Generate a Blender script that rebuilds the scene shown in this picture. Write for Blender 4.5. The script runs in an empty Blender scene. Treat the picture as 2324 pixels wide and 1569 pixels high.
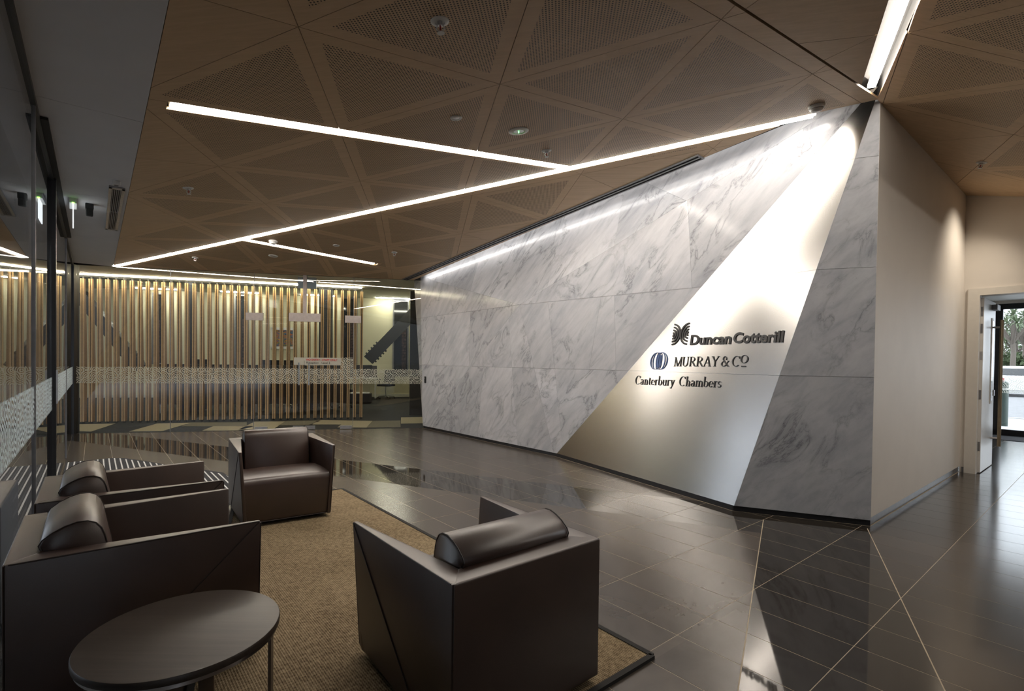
import bpy, bmesh, math, random
from mathutils import Vector, Matrix
import numpy as np
random.seed(7)
SC = bpy.context.scene
COL = SC.collection
R = math.radians

# ------------------------------------------------------------------ camera
F, CX, CY, PITCH, ROLL, H = 1150.0, 1162.0, 836.0, -0.0145, 0.0125, 1.385
FW = np.array([0, math.cos(PITCH), math.sin(PITCH)])
UP0 = np.array([0, -math.sin(PITCH), math.cos(PITCH)])
RT = math.cos(ROLL)*np.array([1., 0, 0]) + math.sin(ROLL)*UP0
UP = -math.sin(ROLL)*np.array([1., 0, 0]) + math.cos(ROLL)*UP0
CAM = np.array([0, 0, H])
cam = bpy.data.cameras.new('camera')
camo = bpy.data.objects.new('camera', cam)
COL.objects.link(camo)
cam.sensor_width = 36.0
cam.lens = F*36.0/2324.0
cam.shift_x = 0.0
cam.shift_y = (CY-784.5)/2324.0
cam.clip_start = 0.05
cam.clip_end = 300
Mx = Matrix(((RT[0], UP[0], -FW[0], 0), (RT[1], UP[1], -FW[1], 0), (RT[2], UP[2], -FW[2], H), (0, 0, 0, 1)))
camo.matrix_world = Mx
SC.camera = camo

# ------------------------------------------------------------------ world, exposure
SC.view_settings.view_transform = 'Standard'
SC.view_settings.look = 'None'
SC.view_settings.exposure = 2.1
SC.view_settings.gamma = 1.0
SC.view_settings.use_curve_mapping = False
W = bpy.data.worlds.new('overcast_sky')
SC.world = W
W.use_nodes = True
wn = W.node_tree
wbg = wn.nodes['Background']
wbg.inputs[0].default_value = (0.84, 0.91, 1.0, 1)
wbg.inputs[1].default_value = 1.1
STRIP = 12.0      # linear lights
OFFICE = 15.0
SC.cycles.use_denoising = True
SC.cycles.max_bounces = 9
SC.cycles.diffuse_bounces = 4
SC.cycles.glossy_bounces = 5
SC.cycles.transmission_bounces = 4
SC.cycles.transparent_max_bounces = 24
SC.cycles.caustics_reflective = False
SC.cycles.caustics_refractive = False
SC.cycles.sample_clamp_indirect = 6.0

# ------------------------------------------------------------------ places
QA = R(39.5)
QV = np.array([math.cos(QA), math.sin(QA)])      # u: along the white wall and the tile rows
PV = np.array([-math.sin(QA), math.cos(QA)])     # v: along the left glass wall
def xy(u, v): return QV*u + PV*v
def U3(u, v, z=0.0):
    p = QV*u + PV*v
    return Vector((p[0], p[1], z))
def uvof(p): return (p[0]*QV[0]+p[1]*QV[1], p[0]*PV[0]+p[1]*PV[1])
def ray(px, py): return (px-CX)/F*RT - (py-CY)/F*UP + FW
def onz(px, py, z=0.0):
    d = ray(px, py)
    return Vector(CAM + d*((z-H)/d[2]))
def onpl(px, py, n, d0):
    d = ray(px, py); n = np.array(n, float)
    return Vector(CAM + d*((d0-n@CAM)/(n@d)))
def V(*a): return Vector(a)

P0 = onz(960, 972); P1 = onz(1258, 1036); P2 = onz(1662, 1160); P3 = onz(1976, 1195)
POST = onz(165, 985)
ZS = 2.98                                      # soffit and top of the back glass
u_s, v_s = uvof(onz(385, 0, ZS))
RC = V(3.05, 4.339, 3.622)                      # high corner of the ceiling
GD = (P0-POST).normalized(); GD.z = 0           # along the back glass
GN = V(GD.y, -GD.x, 0)                          # towards the lobby
GB = -GN                                        # into the office
gA = (RC.z-ZS)/(uvof(RC)[0]-u_s)
gB = (RC.z-ZS)/((RC-P0).dot(GN))
def zA(u, v): return ZS + gA*(u-u_s)
def zB(u, v):
    return ZS + gB*((U3(u, v)-V(P0.x, P0.y, 0)).dot(GN))
nA = np.array([-gA*QV[0], -gA*QV[1], 1.0]); dA = ZS - gA*u_s
nB = np.array([-gB*GN.x, -gB*GN.y, 1.0]); dB = ZS - gB*(P0.x*GN.x+P0.y*GN.y)
VW = 1.375                                      # white wall plane v
UD = 8.78                                       # door wall plane u
UL = -0.295                                     # left glass plane u
gD = 0.27
def zD(u, v): return 3.62 + gD*(v-1.38)
def onD(px, py):
    n = np.array([-gD*PV[0], -gD*PV[1], 1.0]); return onpl(px, py, n, 3.62-gD*1.38)
def onA(px, py): return onpl(px, py, nA, dA)
def onB(px, py): return onpl(px, py, nB, dB)

# ------------------------------------------------------------------ polygon helpers (2D)
def area(p):
    return 0.5*sum(p[i][0]*p[(i+1) % len(p)][1]-p[(i+1) % len(p)][0]*p[i][1] for i in range(len(p)))
def ccw(p):
    p = [tuple(map(float, q)) for q in p]
    return p if area(p) > 0 else p[::-1]
def clip(p, a, b, c):
    out = []
    n = len(p)
    for i in range(n):
        s, e = p[i], p[(i+1) % n]
        ds = a*s[0]+b*s[1]-c; de = a*e[0]+b*e[1]-c
        if ds <= 1e-9: out.append(s)
        if (ds < -1e-9 and de > 1e-9) or (ds > 1e-9 and de < -1e-9):
            t = ds/(ds-de)
            out.append((s[0]+t*(e[0]-s[0]), s[1]+t*(e[1]-s[1])))
    q = []
    for pt in out:
        if not q or math.hypot(pt[0]-q[-1][0], pt[1]-q[-1][1]) > 1e-5: q.append(pt)
    if len(q) > 1 and math.hypot(q[0][0]-q[-1][0], q[0][1]-q[-1][1]) < 1e-5: q.pop()
    return q if len(q) >= 3 and abs(area(q)) > 1e-6 else []
def edge(p, q, off=0.0):
    """half plane to the left of p->q, moved inwards by off; as a x + b y <= c"""
    dx, dy = q[0]-p[0], q[1]-p[1]; L = math.hypot(dx, dy)
    a, b = dy/L, -dx/L
    return a, b, a*p[0]+b*p[1]-off
def inter(p, q, off=0.0):
    q = ccw(q)
    for i in range(len(q)):
        if not p: return []
        p = clip(p, *edge(q[i], q[(i+1) % len(q)], off))
    return p
def shrink(p, off): return inter(ccw(p), p, off)
def subtract(p, q, off=0.0):
    q = ccw(q); out = []; rest = p
    for i in range(len(q)):
        if not rest: break
        a, b, c = edge(q[i], q[(i+1) % len(q)], off)
        o = clip(rest, -a, -b, -c)
        if o: out.append(o)
        rest = clip(rest, a, b, c)
    return out

# ------------------------------------------------------------------ mesh builder
class MB:
    def __init__(s): s.v = []; s.f = []; s.m = []; s.sm = False
    def face(s, pts, m=0):
        i = len(s.v); s.v += [tuple(p) for p in pts]; s.f.append(tuple(range(i, i+len(pts)))); s.m.append(m)
    def prism(s, pts, d, m=0, ms=None):
        """pts: 3D outline; d: extrusion vector"""
        pts = [Vector(p) for p in pts]; d = Vector(d)
        i = len(s.v); n = len(pts)
        nn = Vector((0, 0, 0))
        for k in range(n): nn += pts[k].cross(pts[(k+1) % n])
        if nn.dot(d) > 0: pts = pts[::-1]
        s.v += [tuple(p) for p in pts]+[tuple(p+d) for p in pts]
        s.f.append(tuple(range(i, i+n))); s.m.append(m)
        s.f.append(tuple(range(i+2*n-1, i+n-1, -1))); s.m.append(m)
        for k in range(n):
            k2 = (k+1) % n
            s.f.append((i+k2, i+k, i+n+k, i+n+k2)); s.m.append(m if ms is None else ms)
        return s
    def box(s, c, sx, sy, sz, X=V(1, 0, 0), Y=V(0, 1, 0), Z=V(0, 0, 1), m=0):
        """full sizes about centre c along axes"""
        c = Vector(c); hx, hy, hz = X*sx/2, Y*sy/2, Z*sz/2
        b = [c-hx-hy-hz, c+hx-hy-hz, c+hx+hy-hz, c-hx+hy-hz]
        return s.prism(b, Z*sz, m)
    def ubox(s, u0, u1, v0, v1, z0, z1, m=0):
        return s.prism([U3(u0, v0, z0), U3(u1, v0, z0), U3(u1, v1, z0), U3(u0, v1, z0)], V(0, 0, z1-z0), m)
    def bar(s, a, b, w, t, n=V(0, 0, 1), m=0):
        """bar from a to b; w across, t along n, centred"""
        a = Vector(a); b = Vector(b); ax = (b-a).normalized()
        sd = ax.cross(n)
        if sd.length < 1e-6: sd = ax.cross(V(1, 0, 0))
        sd.normalize(); nn = sd.cross(ax).normalized()
        p = [a+sd*w/2-nn*t/2, a+sd*w/2+nn*t/2, a-sd*w/2+nn*t/2, a-sd*w/2-nn*t/2]
        return s.prism(p, b-a, m)
    def tube(s, pts, r, n=8, m=0, cap=True):
        pts = [Vector(p) for p in pts]
        rs = r if isinstance(r, (list, tuple)) else [r]*len(pts)
        i0 = len(s.v); up = None
        for k, p in enumerate(pts):
            t = (pts[min(k+1, len(pts)-1)]-pts[max(k-1, 0)]).normalized()
            if up is None:
                up = t.cross(V(0, 0, 1)) if abs(t.z) < .95 else t.cross(V(1, 0, 0))
            up = (up-t*up.dot(t)).normalized(); w = t.cross(up)
            for j in range(n):
                a = 2*math.pi*j/n
                s.v.append(tuple(p+(up*math.cos(a)+w*math.sin(a))*rs[k]))
        for k in range(len(pts)-1):
            for j in range(n):
                a = i0+k*n+j; b = i0+k*n+(j+1) % n
                s.f.append((a, b, b+n, a+n)); s.m.append(m)
        if cap:
            s.f.append(tuple(range(i0+n-1, i0-1, -1))); s.m.append(m)
            e = i0+(len(pts)-1)*n
            s.f.append(tuple(range(e, e+n))); s.m.append(m)
        return s
    def lathe(s, prof, c=V(0, 0, 0), n=24, X=V(1, 0, 0), Y=V(0, 1, 0), Z=V(0, 0, 1), m=0):
        """prof: (r, z) list"""
        c = Vector(c); i0 = len(s.v)
        for r, z in prof:
            for j in range(n):
                a = 2*math.pi*j/n
                s.v.append(tuple(c+X*(r*math.cos(a))+Y*(r*math.sin(a))+Z*z))
        for k in range(len(prof)-1):
            for j in range(n):
                a = i0+k*n+j; b = i0+k*n+(j+1) % n
                s.f.append((a, b, b+n, a+n)); s.m.append(m)
        s.f.append(tuple(range(i0+n-1, i0-1, -1))); s.m.append(m)
        e = i0+(len(prof)-1)*n
        s.f.append(tuple(range(e, e+n))); s.m.append(m)
        return s
    def build(s, name, mats, parent=None, bevel=0.0, smooth=False, seg=2, sub=0):
        me = bpy.data.meshes.new(name)
        me.from_pydata(s.v, [], s.f)
        if not isinstance(mats, (list, tuple)): mats = [mats]
        for mt in mats: me.materials.append(mt)
        me.polygons.foreach_set('material_index', s.m)
        if bevel or sub:
            bm = bmesh.new(); bm.from_mesh(me)
            bmesh.ops.remove_doubles(bm, verts=bm.verts, dist=1e-5)
            if bevel:
                es = [e for e in bm.edges if len(e.link_faces) == 2 and e.calc_face_angle(0) > 0.5]
                bmesh.ops.bevel(bm, geom=es, offset=bevel, segments=seg, affect='EDGES', profile=0.6)
            bm.to_mesh(me); bm.free()
        if smooth:
            me.polygons.foreach_set('use_smooth', [True]*len(me.polygons))
            me.set_sharp_from_angle(angle=R(40))
        me.update()
        o = bpy.data.objects.new(name, me)
        COL.objects.link(o)
        if parent is not None: o.parent = parent
        return o
def tag(o, label=None, cat=None, group=None, kind=None):
    if label: o['label'] = label
    if cat: o['category'] = cat
    if group: o['group'] = group
    if kind: o['kind'] = kind
    return o
def empty(name, loc=(0, 0, 0), rz=0.0):
    o = bpy.data.objects.new(name, None); COL.objects.link(o)
    o.location = loc; o.rotation_euler = (0, 0, rz); o.empty_display_size = 0.1
    return o
def struct(name): return tag(empty(name), kind='structure')
def add_uv(o, fu):
    me = o.data; ul = me.uv_layers.new(name='UVMap')
    for l in me.loops: ul.data[l.index].uv = fu(me.vertices[l.vertex_index].co)
    return o
def copy_tree(o, parent=None):
    c = o.copy(); COL.objects.link(c)
    if parent is not None: c.parent = parent
    for ch in list(o.children): copy_tree(ch, c)
    return c

# ------------------------------------------------------------------ materials
def new_mat(name):
    m = bpy.data.materials.new(name); m.use_nodes = True
    nt = m.node_tree
    return m, nt, nt.nodes['Principled BSDF']
def N(nt, t, **k):
    n = nt.nodes.new(t)
    for a, b in k.items(): setattr(n, a, b)
    return n
def L(nt, a, b): nt.links.new(a, b)
def mth(nt, op, a, b=None, clampv=False):
    n = N(nt, 'ShaderNodeMath', operation=op); n.use_clamp = clampv
    for i, x in enumerate((a, b)):
        if x is None: continue
        if isinstance(x, (int, float)): n.inputs[i].default_value = x
        else: L(nt, x, n.inputs[i])
    return n.outputs[0]
def ramp(nt, fac, stops):
    n = N(nt, 'ShaderNodeValToRGB')
    el = n.color_ramp.elements
    while len(el) < len(stops): el.new(0.5)
    for e, (p, c) in zip(el, stops):
        e.position = p; e.color = (*c, 1) if len(c) == 3 else c
    L(nt, fac, n.inputs[0])
    return n.outputs[0]
def mixc(nt, fac, a, b, mode='MIX'):
    n = N(nt, 'ShaderNodeMix', data_type='RGBA', blend_type=mode)
    for i, x in ((0, fac), (6, a), (7, b)):
        if isinstance(x, (int, float)): n.inputs[i].default_value = x
        elif isinstance(x, tuple): n.inputs[i].default_value = (*x, 1) if len(x) == 3 else x
        else: L(nt, x, n.inputs[i])
    return n.outputs[2]
def coords(nt, rot=(0, 0, 0), scale=(1, 1, 1), rnd=0.0, src='Object'):
    tc = N(nt, 'ShaderNodeTexCoord')
    vec = tc.outputs[src]
    if rnd:
        oi = N(nt, 'ShaderNodeObjectInfo')
        ad = N(nt, 'ShaderNodeVectorMath', operation='ADD')
        sc = mth(nt, 'MULTIPLY', oi.outputs['Random'], rnd)
        cb = N(nt, 'ShaderNodeCombineXYZ')
        L(nt, sc, cb.inputs[0]); L(nt, mth(nt, 'MULTIPLY', sc, 1.7), cb.inputs[1]); L(nt, mth(nt, 'MULTIPLY', sc, 0.6), cb.inputs[2])
        L(nt, vec, ad.inputs[0]); L(nt, cb.outputs[0], ad.inputs[1]); vec = ad.outputs[0]
    mp = N(nt, 'ShaderNodeMapping')
    mp.inputs['Rotation'].default_value = rot
    mp.inputs['Scale'].default_value = scale
    L(nt, vec, mp.inputs['Vector'])
    return mp.outputs[0]
def noise(nt, vec, scale=5, detail=3, dist=0.0, rough=0.5):
    n = N(nt, 'ShaderNodeTexNoise')
    n.inputs['Scale'].default_value = scale; n.inputs['Detail'].default_value = detail
    n.inputs['Distortion'].default_value = dist; n.inputs['Roughness'].default_value = rough
    L(nt, vec, n.inputs['Vector'])
    return n.outputs['Fac']
def bump(nt, b, h, strength=0.2, dist=0.01):
    n = N(nt, 'ShaderNodeBump')
    n.inputs['Strength'].default_value = strength; n.inputs['Distance'].default_value = dist
    L(nt, h, n.inputs['Height']); L(nt, n.outputs[0], b.inputs['Normal'])
def plain(name, col, rough=0.5, metal=0.0, spec=0.5, vary=0.06, vscale=18):
    m, nt, b = new_mat(name)
    v = coords(nt)
    f = noise(nt, v, vscale, 3)
    c2 = tuple(max(0, x*(1-vary*2)) for x in col); c1 = tuple(min(1, x*(1+vary)) for x in col)
    L(nt, ramp(nt, f, [(0.3, c2), (0.7, c1)]), b.inputs['Base Color'])
    b.inputs['Roughness'].default_value = rough
    b.inputs['Metallic'].default_value = metal
    b.inputs['Specular IOR Level'].default_value = spec
    return m
def emit(name, col, s, back=0.0):
    m, nt, b = new_mat(name)
    b.inputs['Base Color'].default_value = (0.8, 0.8, 0.8, 1)
    b.inputs['Emission Color'].default_value = (*col, 1)
    b.inputs['Emission Strength'].default_value = s
    return m
def wood_mat(name, c1, c2, rough=0.5, rot=-QA, perf=False, pitch=0.024, rad=0.2, gscale=1.0, spec=0.35):
    m, nt, b = new_mat(name)
    v = coords(nt, (0, 0, rot), (0.7*gscale, 16*gscale, 16*gscale), rnd=6.0)
    f = noise(nt, v, 2.2, 6, 0.6, 0.6)
    v2 = coords(nt, (0, 0, rot), (0.25, 3.0, 3.0), rnd=9.0)
    f2 = noise(nt, v2, 1.6, 2)
    col = ramp(nt, f, [(0.28, c2), (0.72, c1)])
    col = mixc(nt, mth(nt, 'MULTIPLY', f2, 0.35), col, tuple(x*0.72 for x in c1))
    if perf:
        vp = coords(nt, (0, 0, rot), (1/pitch,)*3)
        def dots(off):
            a = N(nt, 'ShaderNodeVectorMath', operation='ADD'); a.inputs[1].default_value = (off, off, 0); L(nt, vp, a.inputs[0])
            fr = N(nt, 'ShaderNodeVectorMath', operation='FRACTION'); L(nt, a.outputs[0], fr.inputs[0])
            su = N(nt, 'ShaderNodeVectorMath', operation='SUBTRACT'); su.inputs[1].default_value = (.5, .5, 0); L(nt, fr.outputs[0], su.inputs[0])
            fl = N(nt, 'ShaderNodeVectorMath', operation='MULTIPLY'); fl.inputs[1].default_value = (1, 1, 0); L(nt, su.outputs[0], fl.inputs[0])
            ln = N(nt, 'ShaderNodeVectorMath', operation='LENGTH'); L(nt, fl.outputs[0], ln.inputs[0])
            return ln.outputs['Value']
        d = mth(nt, 'MINIMUM', dots(0.0), dots(0.5))
        mr = N(nt, 'ShaderNodeMapRange'); mr.inputs[1].default_value = rad-.03; mr.inputs[2].default_value = rad+.03
        L(nt, d, mr.inputs[0])
        col = mixc(nt, mr.outputs[0], (0.012, 0.008, 0.005), col)
    L(nt, col, b.inputs['Base Color'])
    b.inputs['Roughness'].default_value = rough
    b.inputs['Specular IOR Level'].default_value = spec
    return m
def marble_mat():
    m, nt, b = new_mat('carrara_marble')
    def streak(sx, sy, rn):
        eu = V(1, 0, 0).rotation_difference(V(.46, -.54, .70)).to_euler()
        base = coords(nt, (0, 0, 0), (1, 1, 1), rnd=rn)
        r1_ = N(nt, 'ShaderNodeMapping', vector_type='TEXTURE'); r1_.inputs['Rotation'].default_value = eu; L(nt, base, r1_.inputs[0])
        r2_ = N(nt, 'ShaderNodeMapping'); r2_.inputs['Scale'].default_value = (sx, sy, sy); L(nt, r1_.outputs[0], r2_.inputs[0])
        return r2_.outputs[0]
    v = streak(0.75, 1.9, 23.0)
    n1 = noise(nt, v, 1.7, 7, 0.7, 0.58)
    r1 = mth(nt, 'ABSOLUTE', mth(nt, 'SUBTRACT', n1, 0.5))
    vein = ramp(nt, r1, [(0.0, (0.30, 0.305, 0.32)), (0.006, (0.51, 0.515, 0.53)), (0.045, (0.66, 0.665, 0.685))])
    v5 = streak(0.6, 4.5, 31.0)
    n2 = noise(nt, v5, 2.6, 6, 0.4, 0.6)
    vein2 = ramp(nt, n2, [(0.30, (0.80, 0.81, 0.83)), (0.5, (0.95, 0.95, 0.955)), (0.62, (1, 1, 1))])
    n4 = noise(nt, v, 0.8, 3, 0.3)
    mask = ramp(nt, n4, [(0.39, (0, 0, 0)), (0.60, (1, 1, 1))])
    n3 = noise(nt, v, 2.0, 7, 0.3, 0.7)
    cloud = ramp(nt, n3, [(0.30, (0.80, 0.81, 0.83)), (0.62, (1, 1, 1))])
    sp = noise(nt, coords(nt, (0.2, 0.4, 0.1), (1, 1, 1), rnd=17.0), 46, 3, 0.2, 0.6)
    speck = ramp(nt, sp, [(0.26, (0.62, 0.63, 0.65)), (0.34, (1, 1, 1))])
    c = mixc(nt, mask, (0.65, 0.655, 0.675), vein)
    c = mixc(nt, 1.0, c, vein2, 'MULTIPLY')
    c = mixc(nt, 1.0, c, cloud, 'MULTIPLY')
    c = mixc(nt, mth(nt, 'MULTIPLY', mask, 0.8), c, mixc(nt, 1.0, c, speck, 'MULTIPLY'))
    oi = N(nt, 'ShaderNodeObjectInfo')
    tint = ramp(nt, oi.outputs['Random'], [(0, (0.72, 0.73, 0.745)), (1, (0.90, 0.905, 0.92))])
    c = mixc(nt, 1.0, c, tint, 'MULTIPLY')
    L(nt, c, b.inputs['Base Color'])
    b.inputs['Roughness'].default_value = 0.13
    b.inputs['Specular IOR Level'].default_value = 0.25
    return m
def steel_mat(name='brushed_steel', col=(0.46, 0.45, 0.44), rough=0.3, an=0.75):
    m, nt, b = new_mat(name)
    v = coords(nt, (0, 0, 0), (0.25, 0.25, 420))
    f = noise(nt, v, 3, 2)
    L(nt, ramp(nt, f, [(0.3, tuple(x*.97 for x in col)), (0.7, col)]), b.inputs['Base Color'])
    b.inputs['Metallic'].default_value = 1.0
    L(nt, mth(nt, 'ADD', mth(nt, 'MULTIPLY', f, 0.03), rough-.015), b.inputs['Roughness'])
    b.inputs['Anisotropic'].default_value = an
    b.inputs['Anisotropic Rotation'].default_value = 0.25
    tg = N(nt, 'ShaderNodeTangent', direction_type=('UV_MAP' if an > .5 else 'RADIAL'))
    if an <= .5: tg.axis = 'Z'
    else: tg.uv_map = 'UVMap'
    L(nt, tg.outputs[0], b.inputs['Tangent'])
    return m
def leather_mat():
    m, nt, b = new_mat('brown_leather')
    v = coords(nt)
    f = noise(nt, v, 6, 4)
    L(nt, ramp(nt, f, [(0.3, (0.030, 0.0125, 0.007)), (0.7, (0.045, 0.0205, 0.012))]), b.inputs['Base Color'])
    b.inputs['Roughness'].default_value = 0.42
    b.inputs['Specular IOR Level'].default_value = 1.1
    g = noise(nt, v, 260, 3)
    bump(nt, b, g, 0.12, 0.002)
    return m
def tile_mat(name, col, rough, spec):
    m, nt, b = new_mat(name)
    v = coords(nt, (0, 0, -QA), (1, 1, 1), rnd=11.0)
    f = noise(nt, v, 5, 6, 0.7, 0.6)
    c = ramp(nt, f, [(0.25, tuple(x*.82 for x in col)), (0.75, tuple(x*1.12 for x in col))])
    oi = N(nt, 'ShaderNodeObjectInfo')
    t = ramp(nt, oi.outputs['Random'], [(0, (0.75, 0.75, 0.75)), (1, (1.0, 0.98, 0.95))])
    c = mixc(nt, 1.0, c, t, 'MULTIPLY')
    L(nt, c, b.inputs['Base Color'])
    L(nt, mth(nt, 'ADD', mth(nt, 'MULTIPLY', f, 0.02), rough-.01), b.inputs['Roughness'])
    b.inputs['Specular IOR Level'].default_value = spec
    return m
def glass_mat(name, tint=(0.95, 0.96, 0.955), f0=0.045):
    m, nt, b = new_mat(name)
    nt.nodes.remove(b)
    out = nt.nodes['Material Output']
    lw = N(nt, 'ShaderNodeLayerWeight'); lw.inputs[0].default_value = 0.5
    p5 = mth(nt, 'POWER', lw.outputs['Facing'], 5.0)
    fr = mth(nt, 'ADD', mth(nt, 'MULTIPLY', p5, 1-f0), f0, True)
    tr = N(nt, 'ShaderNodeBsdfTransparent'); tr.inputs[0].default_value = (*tint, 1)
    gl = N(nt, 'ShaderNodeBsdfGlossy'); gl.inputs['Roughness'].default_value = 0.0
    mx = N(nt, 'ShaderNodeMixShader')
    L(nt, fr, mx.inputs[0]); L(nt, tr.outputs[0], mx.inputs[1]); L(nt, gl.outputs[0], mx.inputs[2])
    L(nt, mx.outputs[0], out.inputs[0])
    return m
def frost_mat(name, col=(0.75, 0.8, 0.8), axis='x', cell=0.1, dens=0.8):
    """printed film: rings in a scale pattern, clear between"""
    m, nt, b = new_mat(name)
    out = nt.nodes['Material Output']
    uvn = N(nt, 'ShaderNodeUVMap')
    mp = N(nt, 'ShaderNodeMapping'); mp.inputs['Scale'].default_value = (1/cell, 1/cell, 1); L(nt, uvn.outputs[0], mp.inputs[0])
    P = mp.outputs[0]
    fl = N(nt, 'ShaderNodeVectorMath', operation='FLOOR'); L(nt, P, fl.inputs[0])
    fr = N(nt, 'ShaderNodeVectorMath', operation='FRACTION'); L(nt, P, fr.inputs[0])
    wn_ = N(nt, 'ShaderNodeTexWhiteNoise', noise_dimensions='2D'); L(nt, fl.outputs[0], wn_.inputs['Vector'])
    rnd = wn_.outputs['Value']
    sep = N(nt, 'ShaderNodeSeparateXYZ'); L(nt, fr.outputs[0], sep.inputs[0])
    x, y = sep.outputs[0], sep.outputs[1]
    cx = mth(nt, 'GREATER_THAN', rnd, 0.5)
    r2 = mth(nt, 'FRACT', mth(nt, 'MULTIPLY', rnd, 7.13))
    cy = mth(nt, 'GREATER_THAN', r2, 0.62)
    def dist(ax, ay):
        dx = mth(nt, 'SUBTRACT', x, ax); dy = mth(nt, 'SUBTRACT', y, ay)
        return mth(nt, 'SQRT', mth(nt, 'ADD', mth(nt, 'MULTIPLY', dx, dx), mth(nt, 'MULTIPLY', dy, dy)))
    d1 = dist(cx, cy)
    d2 = dist(mth(nt, 'SUBTRACT', 1.0, cx), mth(nt, 'SUBTRACT', 1.0, cy))
    inside = mth(nt, 'LESS_THAN', d1, 1.0)
    d = mth(nt, 'ADD', mth(nt, 'MULTIPLY', inside, d1), mth(nt, 'MULTIPLY', mth(nt, 'SUBTRACT', 1.0, inside), d2))
    s = mth(nt, 'FRACT', mth(nt, 'MULTIPLY', d, 4.0))
    ring = mth(nt, 'GREATER_THAN', s, 0.52)
    tr = N(nt, 'ShaderNodeBsdfTransparent')
    b.inputs['Base Color'].default_value = (*col, 1); b.inputs['Roughness'].default_value = 0.8
    tl = N(nt, 'ShaderNodeBsdfTranslucent'); tl.inputs[0].default_value = (*col, 1)
    ms = N(nt, 'ShaderNodeMixShader'); ms.inputs[0].default_value = 0.5
    L(nt, b.outputs[0], ms.inputs[1]); L(nt, tl.outputs[0], ms.inputs[2])
    mx = N(nt, 'ShaderNodeMixShader')
    L(nt, mth(nt, 'MULTIPLY', ring, dens), mx.inputs[0]); L(nt, tr.outputs[0], mx.inputs[1]); L(nt, ms.outputs[0], mx.inputs[2])
    L(nt, mx.outputs[0], out.inputs[0])
    return m
def rug_mat():
    m, nt, b = new_mat('sisal_weave')
    v = coords(nt, (0, 0, -QA), (1, 1, 1))
    sep = N(nt, 'ShaderNodeSeparateXYZ'); L(nt, v, sep.inputs[0])
    su = mth(nt, 'SINE', mth(nt, 'MULTIPLY', sep.outputs[0], 2*math.pi/0.011))
    sv = mth(nt, 'SINE', mth(nt, 'MULTIPLY', sep.outputs[1], 2*math.pi/0.016))
    w = mth(nt, 'ADD', mth(nt, 'MULTIPLY', mth(nt, 'MULTIPLY', su, sv), 0.3), mth(nt, 'MULTIPLY', su, 0.35))
    n1 = noise(nt, v, 55, 4); n2 = noise(nt, v, 2.0, 3)
    t = mth(nt, 'ADD', mth(nt, 'ADD', mth(nt, 'MULTIPLY', w, 0.32), mth(nt, 'MULTIPLY', n1, 0.7)), mth(nt, 'MULTIPLY', n2, 0.3))
    L(nt, ramp(nt, t, [(0.22, (0.055, 0.037, 0.020)), (0.5, (0.20, 0.150, 0.090)), (0.85, (0.37, 0.295, 0.19))]), b.inputs['Base Color'])
    b.inputs['Roughness'].default_value = 0.9
    b.inputs['Specular IOR Level'].default_value = 0.1
    bump(nt, b, w, 0.5, 0.004)
    return m

M = {}
M['timber'] = wood_mat('ceiling_veneer', (0.74, 0.53, 0.335), (0.60, 0.42, 0.25))
M['timber_perf'] = wood_mat('ceiling_veneer_perforated', (0.74, 0.53, 0.335), (0.60, 0.42, 0.25), perf=True)
M['timber_edge'] = wood_mat('ceiling_edge', (0.50, 0.36, 0.22), (0.40, 0.27, 0.16))
M['fin'] = wood_mat('fin_timber', (0.42, 0.25, 0.12), (0.31, 0.18, 0.08), rot=0.3)
M['fin_front'] = wood_mat('fin_front', (0.60, 0.41, 0.22), (0.48, 0.31, 0.16), rot=0.3)
M['marble'] = marble_mat()
M['steel'] = steel_mat(rough=0.24, an=0.8)
M['steel_d'] = steel_mat('satin_steel', (0.62, 0.58, 0.56), 0.28, 0.3)
M['leather'] = leather_mat()
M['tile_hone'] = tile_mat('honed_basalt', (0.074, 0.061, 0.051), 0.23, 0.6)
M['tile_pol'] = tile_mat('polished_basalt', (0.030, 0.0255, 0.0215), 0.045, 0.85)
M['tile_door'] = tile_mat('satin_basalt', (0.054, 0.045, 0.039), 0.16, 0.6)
M['grout'] = plain('grout', (0.37, 0.31, 0.225), 0.8)
M['glass'] = glass_mat('clear_glass', f0=0.065)
M['glass_l'] = glass_mat('entrance_glass', (0.90, 0.915, 0.93), 0.06)
M['frost'] = frost_mat('frosted_rings', (0.62, 0.62, 0.55), cell=0.117)
M['frost_l'] = frost_mat('frosted_rings_entrance', (0.82, 0.93, 0.95), cell=0.117, dens=0.9)
M['rug'] = rug_mat()
M['black'] = plain('black_metal', (0.012, 0.012, 0.014), 0.4)
M['gap'] = plain('recess_dark', (0.01, 0.009, 0.008), 0.8)
M['wall'] = plain('white_paint', (0.72, 0.67, 0.61), 0.55, vary=0.015, vscale=3)
M['soffit'] = plain('soffit_paint', (0.76, 0.76, 0.78), 0.7, vary=0.015, vscale=3)
M['white'] = plain('white_plastic', (0.78, 0.78, 0.76), 0.45, vary=0.02)
M['trimw'] = plain('trim_paint', (0.70, 0.66, 0.60), 0.4, vary=0.015)
M['grey'] = plain('grey_metal', (0.22, 0.22, 0.23), 0.4, 0.3)
M['alu'] = plain('aluminium', (0.58, 0.58, 0.59), 0.35, 0.9)
M['chrome'] = plain('chrome', (0.75, 0.75, 0.75), 0.15, 1.0, vary=0.01)
M['letter'] = plain('sign_black', (0.012, 0.0115, 0.012), 0.5)
M['blue'] = plain('sign_blue', (0.02, 0.07, 0.22), 0.35)
M['strip'] = emit('strip_diffuser', (1.0, 0.92, 0.82), STRIP)
M['strip_w'] = emit('wall_washer', (1.0, 0.97, 0.93), 2.4)
M['strip_o'] = emit('office_strip', (1.0, 0.97, 0.80), OFFICE)
M['bind'] = plain('rug_binding', (0.012, 0.011, 0.010), 0.9)
M['strip_f'] = emit('fin_strip', (1.0, 0.88, 0.62), 7.0)
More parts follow.
